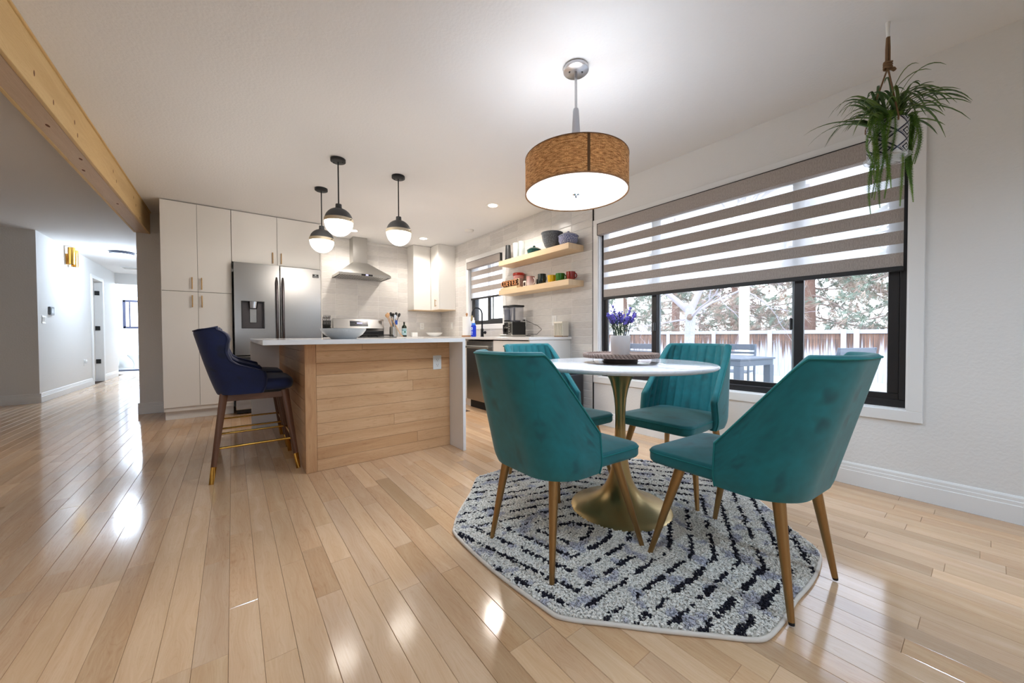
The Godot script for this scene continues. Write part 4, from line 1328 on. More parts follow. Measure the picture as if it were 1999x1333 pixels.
func pendants() -> void:
	var names := ["dark domed globe pendant nearest the viewer, hanging over the island", "dark domed globe pendant hanging over the island's far end, before the fridge", "dark domed globe pendant hanging over the island beside the range hood"]
	var at := [Vector3(0.741, H, -3.414), Vector3(0.747, H, -4.196), Vector3(1.274, H, -3.436)]
	var dome := []
	for k in 13:
		var a := PI * 0.5 * k / 12.0 * 0.90
		dome.append(Vector2(0.112 * cos(a), -0.525 + 0.108 * sin(a)))
	dome.append(Vector2(0.026, -0.418))
	dome.append(Vector2(0.024, -0.385))
	dome.append(Vector2(0.0, -0.385))
	var globe := []
	for k in 13:
		var a := PI * 0.5 * (k - 12) / 12.0
		globe.append(Vector2(0.1125 * cos(a), -0.538 + 0.118 * sin(a)))
	globe.append(Vector2(0.1125, -0.53))
	var proto: Node3D
	for k in 3:
		var t: Node3D
		if k == 0:
			t = thing("globe_pendant", names[0], "pendant lamp", at[0], 0.0, "globe pendants over the island")
			proto = t
			part("canopy", mb().lathe([Vector2(0, -0.026), Vector2(0.054, -0.026), Vector2(0.06, -0.022), Vector2(0.06, 0.0)], Vector3.ZERO, 32), flat_mat(Color(0.16, 0.165, 0.175), 0.5, 0.3), t)
			for a in [0.7, 3.84]: part("canopy_screw", mb().lathe([Vector2(0, -0.034), Vector2(0.004, -0.033), Vector2(0.004, -0.026)], Vector3(0.038 * cos(a), 0, 0.038 * sin(a)), 8), M.black, t)
			part("rod", mb().cyl(Vector3(0, -0.386, 0), Vector3(0, -0.026, 0), 0.0055, -1.0, 10), flat_mat(Color(0.16, 0.165, 0.175), 0.5, 0.3), t)
			part("dome", mb().lathe(dome, Vector3.ZERO, 36), flat_mat(Color(0.30, 0.305, 0.315), 0.5, 0.2), t)
			part("band", mb().lathe([Vector2(0.113, -0.541), Vector2(0.1165, -0.541), Vector2(0.1165, -0.512), Vector2(0.113, -0.512)], Vector3.ZERO, 36), flat_mat(Color(0.82, 0.77, 0.68), 0.35, 0.6), t)
			for a in [0.9, 0.9 + PI]: part("thumb_screw", mb().cyl(Vector3(0.115 * cos(a), -0.526, 0.115 * sin(a)), Vector3(0.128 * cos(a), -0.526, 0.128 * sin(a)), 0.004, -1.0, 8), M.black, t)
			part("globe", mb().lathe(globe, Vector3.ZERO, 36), glow(Color(1.0, 0.965, 0.92), 6.0), t)
			omni("pendant_light", Vector3(0, -0.585, 0), 0.16, WARM, 0.06, t)
		else:
			t = copy_of(proto, names[k], at[k], 0.0)


# ---------------------------------------------------------------- upholstered shells
# A curved back: at each height a U of half width w, back at zb, corner radius rc, arms reaching forward to zf.
func shell_at(P: Dictionary, y: float, s: float) -> Array:        # [outer point, inward normal, path length from the middle]
	var w: float = P.w.call(y)
	var zb: float = P.zb.call(y)
	var zf: float = P.zf.call(y)
	var rc: float = minf(P.rc, w)
	var a := w - rc
	var th := PI * 0.5
	var side := 0.0
	if zf < zb + rc: th = acos(clampf(1.0 - (zf - zb) / rc, -1.0, 1.0))
	else: side = zf - zb - rc
	var d := absf(s) * (a + rc * th + side)
	var sg := 1.0 if s >= 0.0 else -1.0
	var len := d
	if d <= a: return [Vector3(sg * d, y, zb), Vector3(0, 0, 1), len * sg]
	d -= a
	if d <= rc * th:
		var t := d / rc
		return [Vector3(sg * (a + rc * sin(t)), y, zb + rc * (1.0 - cos(t))), Vector3(-sg * sin(t), 0, cos(t)), len * sg]
	d -= rc * th
	return [Vector3(sg * w, y, zb + rc + d), Vector3(-sg, 0, 0), len * sg]


func shell_parts(P: Dictionary, m: Material, pipe: Material, t: Node3D) -> void:
	var rows: int = P.rows
	var cols: int = P.cols
	var out := []
	var inn := []
	var high := []                                                # how far up each column reaches
	for j in cols + 1:
		var s := -1.0 + 2.0 * j / cols
		var lo: float = P.y0
		var hi: float = P.y1
		if P.has("wing"):
			lo = P.knee
			for k in 24:
				var m2 := (lo + hi) * 0.5
				if shell_at(P, m2, s)[0].z < P.wing.call(m2): lo = m2
				else: hi = m2
			var gap: float = P.y1 - lo
			hi = P.y1 - 0.5 * (gap + sqrt(gap * gap + 0.0004)) + 0.010
		high.append(hi)
	for i in rows + 1:
		var ro := []
		var ri := []
		for j in cols + 1:
			var y := lerpf(P.y0, high[j], float(i) / rows)
			var q := shell_at(P, y, -1.0 + 2.0 * j / cols)
			if P.has("lift"): q[0].y += P.lift.call(q[0])
			ro.append(q[0])
			var edge: float = minf(1.0, minf(float(mini(j, cols - j)) / 2.0, (high[j] - y) / 0.03))
			var tuft := 0.0
			if P.channel > 0.0: tuft = P.depth * (pow(absf(sin(PI * (q[2] / P.channel + 0.5))), 0.45) - 1.0) * edge
			ri.append(q[0] + q[1] * (P.t + tuft))
		out.append(ro)
		inn.append(ri)
	part("back_shell", mb().grid(out, true, 0.5, 1.1), m, t)
	part("inner_back", mb().grid(inn, false, 0.5, 1.1), m, t)
	# the padded rim round the free edge
	var edge := []
	for i in rows + 1: edge.append([i, 0])
	for j in range(1, cols + 1): edge.append([rows, j])
	for i in range(rows - 1, -1, -1): edge.append([i, cols])
	var strip := []
	var seam := []
	for k in edge.size():
		var e: Array = edge[k]
		var o: Vector3 = out[e[0]][e[1]]
		var n: Vector3 = inn[e[0]][e[1]]
		var dir := Vector3.ZERO
		if e[1] == 0 or e[1] == cols:
			var j2: int = 1 if e[1] == 0 else cols - 1
			dir += (o - out[e[0]][j2]).normalized()
		if e[0] == rows: dir += (o - out[rows - 1][e[1]]).normalized()
		dir = dir.normalized()
		var c := (o + n) * 0.5
		var r := o.distance_to(n) * 0.5
		var ring := []
		for q in 7:
			var a := PI * q / 6.0
			ring.append(c + (o - c) * cos(a) + dir * r * 0.75 * sin(a))
		strip.append(ring)
		seam.append(o + dir * 0.002 - (n - o).normalized() * 0.0015)
	part("rim", mb().grid(strip, false, 1.6, 0.06), m, t)
	part("piping", mb().tube(seam, [0.0035], 6), pipe, t)


func stools() -> void:
	var t := thing("bar_stool", "navy velvet wingback counter stool with gold-tipped walnut legs, nearest on the island's open side", "stool", Vector3(0.115, 0, -3.23), PI / 2, "navy stools at the island")
	var prof := [[0.555, 0.03], [0.60, 0.05], [0.66, 0.055], [0.70, 0.045], [0.725, -0.02], [0.75, -0.095], [0.78, -0.135], [0.83, -0.155], [0.88, -0.150], [0.905, -0.142], [0.925, -0.147], [0.942, -0.160], [0.956, -0.182], [0.966, -0.212], [0.972, -0.255]]
	var P := {
		"y0": 0.555, "y1": 0.972, "rows": 40, "cols": 72, "rc": 0.115, "t": 0.05, "channel": 0.0, "depth": 0.0,
		"w": func(y: float) -> float: return 0.245 + 0.012 * sin(PI * clampf((y - 0.55) / 0.42, 0.0, 1.0)),
		"zb": func(y: float) -> float: return lerpf(-0.20, -0.315, pow(clampf((y - 0.555) / 0.40, 0.0, 1.0), 0.85)),
		"zf": func(y: float) -> float:
			for k in prof.size() - 1:
				if y <= prof[k + 1][0]: return lerpf(prof[k][1], prof[k + 1][1], clampf((y - prof[k][0]) / (prof[k + 1][0] - prof[k][0]), 0.0, 1.0))
			return prof[-1][1],
		"lift": func(p: Vector3) -> float: return clampf((p.y - 0.80) / 0.15, 0.0, 1.0) * maxf(-0.012, 0.018 * (1.0 - pow((p.z + 0.19) / 0.12, 2.0)))}
	shell_parts(P, M.navy, M.navy_pipe, t)
	var outline := []
	for p in rounded(0.47, 0.44, 0.09, 6): outline.append(Vector2(p.x * (1.0 + 0.12 * p.y), p.y + 0.012))
	part("seat", mb().cushion(outline, 0.565, 0.648, 0.036, 0.018), M.navy, t)
	part("seat_base", mb().cushion(rounded(0.40, 0.37, 0.05), 0.548, 0.575, 0.006), M.black_matte, t)
	var feet := [Vector3(-0.245, 0, 0.245), Vector3(0.245, 0, 0.245), Vector3(-0.245, 0, -0.235), Vector3(0.245, 0, -0.235)]
	var tops := [Vector3(-0.185, 0.56, 0.175), Vector3(0.185, 0.56, 0.175), Vector3(-0.185, 0.56, -0.165), Vector3(0.185, 0.56, -0.165)]
	for k in 4:
		var f: Vector3 = feet[k]
		var p: Vector3 = tops[k]
		var knee := f.lerp(p, 0.19)
		var leg := part("leg", mb().tube([knee, p], [0.021, 0.031], 4, true, 1.0, Vector3(1, 0, 1)), M.walnut, t)
		part("gold_tip", mb().tube([f, knee], [0.0175, 0.0217], 4, true, 1.0, Vector3(1, 0, 1)), M.brass, leg)
	for q in [[0, 1], [2, 3], [0, 2], [1, 3]]:
		var a: Vector3 = tops[q[0]].lerp(feet[q[0]], 0.05)
		var b2: Vector3 = tops[q[1]].lerp(feet[q[1]], 0.05)
		var d := b2 - a
		part("apron_rail", mb().box((a + b2) * 0.5, Vector3(absf(d.x) + 0.012 if absf(d.x) > 0.1 else 0.02, 0.045, absf(d.z) + 0.012 if absf(d.z) > 0.1 else 0.02), 0.003), M.walnut, t)
	var at_h := func(k: int, y: float) -> Vector3: return (feet[k] as Vector3).lerp(tops[k], y / 0.56)
	for q in [[0, 2, 0.215], [1, 3, 0.215], [0, 1, 0.215]]:
		part("foot_rail", mb().cyl(at_h.call(q[0], q[2]), at_h.call(q[1], q[2]), 0.0075, -1.0, 10), M.brass, t)
	copy_of(t, "navy velvet counter stool beyond the nearest one, mostly hidden, by the island's far end", Vector3(0.115, 0, -3.86), PI / 2)


# ---------------------------------------------------------------- dining corner
func rug_color(p: Vector2, na: FastNoiseLite, nb: FastNoiseLite) -> Color:
	var cream := Color(0.93, 0.89, 0.82)
	var off := p - Vector2(1.239, -1.179)
	off += Vector2(nb.get_noise_2d(p.x * 60.0, p.y * 60.0), nb.get_noise_2d(p.x * 60.0 + 300.0, p.y * 60.0)) * 0.006
	var fam := [[Vector2(0.0, 1.0), 0.072, 1], [Vector2(0.494, 0.868), 0.085, 2], [Vector2(0.263, -0.965), 0.072, 1], [Vector2(-0.97, 0.24), 0.083, 2], [Vector2(0.82, -0.57), 0.085, 2]]
	var best := -1.0
	var which := 0
	for k in 5:
		var t: float = off.dot(fam[k][0]) / fam[k][1]
		if t > best:
			best = t
			which = k
	var n: Vector2 = fam[which][0]
	var along := off.dot(Vector2(-n.y, n.x))
	var fr := absf(best - roundf(best))
	var band := int(roundf(best))
	var ink := 0.0
	var drop := na.get_noise_2d(p.x * 16.0 + band * 37.0, p.y * 16.0)
	if fam[which][2] == 1:
		var wd := (0.14 if which == 0 and off.x > -0.05 else 0.095) + 0.09 * na.get_noise_2d(p.x * 9.0 + 91.0 * band, p.y * 9.0)
		if fr < wd and drop > -0.26: ink = 1.0
	else:
		var dots := sin(along / 0.031 * TAU + band * 1.9)
		if fr < 0.10 + 0.055 * dots and drop > -0.36: ink = 1.0
	var blue := clampf((na.get_noise_2d(p.x * 13.0 + 700.0, p.y * 13.0) - 0.24) * 3.0, 0.0, 0.6)
	var lum := 1.0 + 0.09 * nb.get_noise_2d(p.x * 220.0, p.y * 220.0)
	var c := cream.lerp(Color(0.40, 0.40, 0.53), blue)
	c = Color(c.r * lum, c.g * lum, c.b * lum)
	if ink > 0.0: c = Color(0.022, 0.02, 0.032)
	return c


func rug() -> void:
	var pts := [Vector2(0.845, -1.571), Vector2(0.812, -1.489), Vector2(0.805, -1.192), Vector2(0.829, -0.923), Vector2(0.85, -0.84), Vector2(0.96, -0.721), Vector2(1.055, -0.618), Vector2(1.174, -0.498), Vector2(1.242, -0.43), Vector2(1.295, -0.404), Vector2(1.42, -0.398), Vector2(1.546, -0.403), Vector2(1.70, -0.398), Vector2(1.854, -0.409), Vector2(1.975, -0.442), Vector2(2.087, -0.562), Vector2(2.232, -0.692), Vector2(2.37, -0.845), Vector2(2.40, -0.93), Vector2(2.408, -1.298), Vector2(2.386, -1.55), Vector2(2.2, -1.77), Vector2(2.0, -1.98), Vector2(1.9, -2.02), Vector2(1.512, -2.025), Vector2(1.28, -2.022), Vector2(1.22, -1.985), Vector2(1.1, -1.846), Vector2(0.93, -1.68)]
	var t := thing("rug", "cream shag rug with chipped corners and broken black diamond lines under the dining table", "rug")
	var fine := []
	for k in pts.size():                                           # a soft outline through the corners
		for j in 4:
			var f := j / 4.0
			var a: Vector2 = pts[k]
			fine.append(a.cubic_interpolate(pts[(k + 1) % pts.size()], pts[k - 1], pts[(k + 2) % pts.size()], f))
	var edge := []
	for p in fine: edge.append(Vector3(p.x, 0.008, p.y))
	edge.append(edge[0])
	part("backing", mb().prism(fine, 1, 0.001, 0.010), flat_mat(Color(0.86, 0.835, 0.79), 0.95), t)
	part("bound_edge", mb().tube(edge, [0.0075], 8, false), flat_mat(Color(0.88, 0.84, 0.79), 0.9), t)
	var tuft := mb()
	var h := 0.013
	for k in 2:
		var a := Vector3(0.0042, 0, 0).rotated(Vector3.UP, k * PI * 0.5)
		tuft.quad(-a, -a * 0.9 + Vector3(0, h, 0.001), a * 0.9 + Vector3(0.001, h, 0), a)
	tuft.quad(Vector3(-0.0035, h * 0.9, -0.0035), Vector3(-0.0035, h * 0.92, 0.0035), Vector3(0.0035, h * 0.9, 0.0035), Vector3(0.0035, h * 0.92, -0.0035))
	var na := noise(0.6, 2, 61)
	var nb := noise(0.3, 2, 62)
	var poly := PackedVector2Array(fine)
	var inner: Array = Geometry2D.offset_polygon(poly, -0.006)
	var places := []
	var colors := []
	var r := RandomNumberGenerator.new()
	r.seed = 9
	var z := -2.03
	while z < -0.39:
		var x := 0.80
		while x < 2.42:
			var p := Vector2(x + r.randf_range(-0.0025, 0.0025), z + r.randf_range(-0.0016, 0.0016))
			if Geometry2D.is_point_in_polygon(p, inner[0]):
				var b := Basis.from_euler(Vector3(r.randfn(0, 0.28), r.randf() * TAU, r.randfn(0, 0.28))).scaled(Vector3.ONE * r.randf_range(0.8, 1.25))
				places.append(Transform3D(b, Vector3(p.x, 0.008, p.y)))
				colors.append(rug_color(p, na, nb))
			x += 0.0068
		z += 0.0078
	var m := mat(Color.WHITE, 0.95)
	m.vertex_color_use_as_albedo = true
	many("pile", tuft.mesh(), m, places, t, colors)


const TC := Vector3(1.637, 0.0, -1.195)


func dining_table() -> void:
	var t := thing("dining_table", "round white marble tulip table on a brushed brass pedestal", "table", TC)
	part("tabletop", mb().lathe([Vector2(0, 0.762), Vector2(0.40, 0.762), Vector2(0.448, 0.765), Vector2(0.460, 0.772), Vector2(0.464, 0.779), Vector2(0.461, 0.785), Vector2(0.455, 0.787), Vector2(0, 0.787)], Vector3.ZERO, 96, Basis.IDENTITY, TAU, 1.0), marble(), t)
	var prof := [Vector2(0.0, 0.010), Vector2(0.250, 0.010), Vector2(0.259, 0.014), Vector2(0.260, 0.020), Vector2(0.252, 0.026), Vector2(0.225, 0.035), Vector2(0.185, 0.049), Vector2(0.145, 0.068), Vector2(0.108, 0.094), Vector2(0.082, 0.126), Vector2(0.062, 0.168), Vector2(0.048, 0.22), Vector2(0.038, 0.28), Vector2(0.031, 0.35), Vector2(0.027, 0.43), Vector2(0.026, 0.50), Vector2(0.0275, 0.55), Vector2(0.032, 0.60), Vector2(0.040, 0.645), Vector2(0.053, 0.69), Vector2(0.070, 0.725), Vector2(0.088, 0.75), Vector2(0.100, 0.762), Vector2(0.0, 0.762)]
	part("pedestal", mb().lathe(prof, Vector3.ZERO, 64), M.tulip, t)
	# turntable tray with a carved rope edge, and a pot of lavender on it
	t = thing("turntable_tray", "round greyed wooden turntable tray with rope-carved rim on the marble table", "tray", TC + Vector3(0, 0.787, 0))
	var grey := textured(timber(Color(0.60, 0.51, 0.46), Color(0.40, 0.32, 0.28), 121, 0.7), 0.65, Vector3(3, 1, 1))
	part("foot", mb().lathe([Vector2(0, 0.0005), Vector2(0.086, 0.0005), Vector2(0.088, 0.004), Vector2(0.088, 0.026), Vector2(0.084, 0.029), Vector2(0, 0.029)], Vector3.ZERO, 48), flat_mat(Color(0.33, 0.27, 0.245), 0.6), t)
	part("disc", mb().lathe([Vector2(0, 0.029), Vector2(0.182, 0.029), Vector2(0.187, 0.035), Vector2(0.187, 0.052), Vector2(0.178, 0.052), Vector2(0.174, 0.044), Vector2(0, 0.044)], Vector3.ZERO, 64), grey, t)
	var rope := mb()
	var n := 66
	for k in n:
		var a := TAU * k / n
		var pts := []
		for j in 6:
			var f := j / 5.0 - 0.5
			var aa := a + f * 0.125
			pts.append(Vector3(0.190 * cos(aa), 0.0415 + f * 0.020, 0.190 * sin(aa)))
		rope.tube(pts, [0.0035, 0.0058, 0.0066, 0.0066, 0.0058, 0.0035], 6)
	part("rope_rim", rope, grey, t)
	t = thing("lavender_pot", "white pot of purple lavender on the wooden turntable tray", "potted plant", TC + Vector3(0.0, 0.8315, 0.0))
	part("pot", mb().lathe([Vector2(0, 0), Vector2(0.045, 0), Vector2(0.0475, 0.003), Vector2(0.0515, 0.099), Vector2(0.0495, 0.100), Vector2(0.047, 0.085), Vector2(0, 0.085)], Vector3.ZERO, 48), flat_mat(Color(0.90, 0.88, 0.875), 0.5), t)
	var r := RandomNumberGenerator.new()
	r.seed = 5
	var stem_m := flat_mat(Color(0.27, 0.34, 0.26), 0.8)
	var leaf_m := flat_mat(Color(0.22, 0.31, 0.24), 0.8)
	var bloom := [flat_mat(Color(0.40, 0.34, 0.72), 0.85), flat_mat(Color(0.48, 0.42, 0.80), 0.85), flat_mat(Color(0.30, 0.27, 0.48), 0.85)]
	for k in 30:
		var a := r.randf() * TAU
		var spread := sqrt(r.randf()) * 0.036
		var lean := r.randf_range(0.3, 1.25)
		var top := r.randf_range(0.125, 0.165)
		if k == 0: a = 3.6; spread = 0.01; lean = 0.3; top = 0.195
		if k == 1: a = 0.5; spread = 0.02; lean = 0.5; top = 0.185
		var base := Vector3(cos(a) * spread, 0.085, sin(a) * spread)
		var dir := Vector3(cos(a), 0, sin(a)) * (0.024 + 0.03 * lean) 
		var tip := base + Vector3(0, top - 0.02, 0) + dir
		var mid := base.lerp(tip, 0.5) + Vector3(0, 0.01, 0) - dir * 0.12
		var s := part("stem", mb().tube([base, mid, tip], [0.0016, 0.0014, 0.001], 5), stem_m, t)
		var b := mb()
		var lb := mb()
		for j in 30:
			var f := r.randf_range(0.58, 1.0)
			var p := (base.lerp(mid, f * 2.0) if f < 0.5 else mid.lerp(tip, f * 2.0 - 1.0))
			var q := Basis(Vector3(r.randfn(), r.randfn(), r.randfn()).normalized(), r.randf() * TAU)
			b.box(p + Vector3(r.randfn(0, 0.0035), 0, r.randfn(0, 0.0035)), Vector3(0.0042, 0.0075, 0.0042), 0.0012, q)
		for j in 10:
			var f := r.randf_range(0.15, 0.7)
			var p := base.lerp(mid, minf(1.0, f * 2.0)) if f < 0.5 else mid.lerp(tip, f * 2.0 - 1.0)
			var o := Vector3(r.randfn(), 0.5 + r.randf(), r.randfn()).normalized() * 0.022
			var w := o.cross(Vector3(r.randfn(), r.randfn(), r.randfn())).normalized() * 0.0022
			lb.tri(p - w, p + o, p + w)
		part("bloom", b, bloom[[0, 1, 0, 2, 1][k % 5]], s)
		part("leaves", lb, leaf_m, s)


func marble() -> StandardMaterial3D:
	M.marble.uv1_triplanar = true
	return M.marble


func dining_chairs() -> void:
	var t := thing("dining_chair", "teal velvet dining chair on the rug with its back towards the kitchen island", "chair", Vector3(1.163, 0.0, -1.168), PI / 2, "teal velvet dining chairs")
	var P := {
		"y0": 0.388, "y1": 0.862, "rows": 24, "cols": 168, "rc": 0.155, "t": 0.036, "channel": 0.060, "depth": 0.013,
		"w": func(y: float) -> float: return lerpf(0.245, 0.212, clampf((y - 0.45) / 0.41, 0.0, 1.0)) - 0.012 * pow(clampf((0.45 - y) / 0.06, 0.0, 1.0), 2.0),
		"zb": func(y: float) -> float: return lerpf(-0.268, -0.385, clampf((y - 0.44) / 0.42, 0.0, 1.0)) + 0.014 * pow(clampf((0.45 - y) / 0.06, 0.0, 1.0), 2.0),
		"zf": func(_y: float) -> float: return -0.018,
		"knee": 0.515, "wing": func(y: float) -> float: return -0.010 - 0.272 * clampf((y - 0.525) / 0.337, 0.0, 1.0)}
	shell_parts(P, M.teal, M.teal_pipe, t)
	var outline := []
	for p in rounded(0.47, 0.505, 0.055, 6):
		outline.append(Vector2(p.x * (0.945 + 0.13 * p.y / 0.53), p.y + 0.030))
	part("seat", mb().cushion(outline, 0.397, 0.455, 0.016, 0.020), M.teal, t)
	var seam := []
	for p in outline: seam.append(Vector3(p.x * 1.0, 0.441, p.y))
	seam.append(seam[0])
	part("seat_piping", mb().tube(seam, [0.0028], 6, false), M.teal_pipe, t)
	for q in [[-1, 1], [1, 1], [-1, -1], [1, -1]]:
		var top := Vector3(0.185 * q[0], 0.395, 0.148) if q[1] == 1 else Vector3(0.150 * q[0], 0.392, -0.185)
		var foot := Vector3(0.257 * q[0], 0.012, 0.243) if q[1] == 1 else Vector3(0.197 * q[0], 0.012, -0.242)
		var l := part("leg", mb().tube([foot + (top - foot) * 0.02, top], [0.0098, 0.0205], 20), M.gold_legs, t)
		part("foot_glide", mb().tube([foot - (top - foot) * 0.004, foot + (top - foot) * 0.022], [0.0085, 0.0098], 14), M.rubber, l)
	copy_of(t, "teal velvet dining chair nearest the viewer, turned back, half off the rug beside the wall", Vector3(1.621, -0.004, -0.603), PI + 0.075 * -1.0)
	copy_of(t, "teal velvet dining chair facing the kitchen, its channelled back against the wide window", Vector3(2.146, 0.0, -1.17), -PI / 2)
	copy_of(t, "teal velvet dining chair across the table, its back to the white drawers", Vector3(1.643, 0.0, -1.683), 0.0)


func dining_lamp() -> void:
	var t := thing("drum_pendant", "drum pendant lamp with cork shade and white diffuser over the dining table", "pendant lamp", Vector3(1.567, 0, -1.444))
	part("canopy", mb().lathe([Vector2(0, H - 0.026), Vector2(0.066, H - 0.026), Vector2(0.071, H - 0.022), Vector2(0.071, H - 0.007), Vector2(0.066, H - 0.006)], Vector3.ZERO, 48), M.nickel, t)
	part("canopy_bracket", mb().lathe([Vector2(0, H - 0.008), Vector2(0.045, H - 0.008), Vector2(0.045, H)], Vector3.ZERO, 24), M.steel_dark, t)
	for s in [-1, 1]: part("canopy_screw", mb().lathe([Vector2(0, H - 0.031), Vector2(0.0045, H - 0.030), Vector2(0.005, H - 0.026)], Vector3(0.036 * s * 0.8, 0, 0.036 * s * 0.6), 10), M.steel_dark, t)
	part("rod", mb().cyl(Vector3(0, 2.21, 0), Vector3(0, H - 0.026, 0), 0.0075, -1.0, 14), M.nickel, t)
	part("cone", mb().lathe([Vector2(0, 1.86), Vector2(0.036, 1.86), Vector2(0.0165, 2.205), Vector2(0.0135, 2.217), Vector2(0, 2.217)], Vector3.ZERO, 28), flat_mat(Color(0.66, 0.66, 0.68), 0.38, 0.8), t)
	var b := mb()
	for k in 3:
		var a := TAU * k / 3.0 + 0.4
		b.cyl(Vector3.ZERO + Vector3(0, 1.895, 0), Vector3(0.284 * cos(a), 1.895, 0.284 * sin(a)), 0.004, -1.0, 8)
	part("spider", b, M.nickel, t)
	var seam := 1.63                                               # where the cork is joined
	part("shade", mb().lathe([Vector2(0.284, 1.738), Vector2(0.288, 1.738), Vector2(0.288, 1.928), Vector2(0.284, 1.928), Vector2(0.284, 1.738)], Vector3.ZERO, 96, Basis(Vector3.UP, seam), TAU, 0.7, 4.0), M.cork, t)
	part("shade_hoop", mb().lathe([Vector2(0.283, 1.735), Vector2(0.2895, 1.735), Vector2(0.2895, 1.740), Vector2(0.283, 1.740)], Vector3.ZERO, 72), flat_mat(Color(0.66, 0.50, 0.36), 0.7), t)
	part("shade_hoop", mb().lathe([Vector2(0.283, 1.925), Vector2(0.2895, 1.925), Vector2(0.2895, 1.930), Vector2(0.283, 1.930)], Vector3.ZERO, 72), flat_mat(Color(0.50, 0.36, 0.24), 0.7), t)
	var c := mb()
	var ca := 2.18
	c.box(Vector3(0.2885 * cos(ca), 1.833, 0.2885 * sin(ca)), Vector3(0.0015, 0.184, 0.014), 0.0, Basis(Vector3.UP, -ca))
	part("shade_seam", c, flat_mat(Color(0.42, 0.30, 0.18), 0.8), t)
	part("diffuser", mb().lathe([Vector2(0, 1.739), Vector2(0.282, 1.7405), Vector2(0.282, 1.744), Vector2(0, 1.744)], Vector3.ZERO, 64), glow(Color(0.985, 0.99, 1.0), 1.25), t)
	part("finial", mb().lathe([Vector2(0, 1.716), Vector2(0.007, 1.717), Vector2(0.009, 1.726), Vector2(0.020, 1.733), Vector2(0.021, 1.739)], Vector3.ZERO, 24), M.chrome, t)
	var l := AreaLight3D.new()
	l.name = "diffuser_light"
	l.area_size = Vector2(0.38, 0.38)
	l.light_energy = 1.0
	l.light_color = COOL
	l.area_range = 12.0
	l.area_attenuation = 2.0
	l.shadow_enabled = true
	t.add_child(l, true)
	l.position = Vector3(0, 1.731, 0)
	l.basis = Basis.looking_at(Vector3.DOWN, Vector3.FORWARD)
	omni("shade_light", Vector3(0.14, 1.845, 0.0), 0.035, COOL, 0.05, t)
	omni("shade_light", Vector3(-0.07, 1.845, 0.12), 0.035, COOL, 0.05, t)
	omni("shade_light", Vector3(-0.07, 1.845, -0.12), 0.035, COOL, 0.05, t)


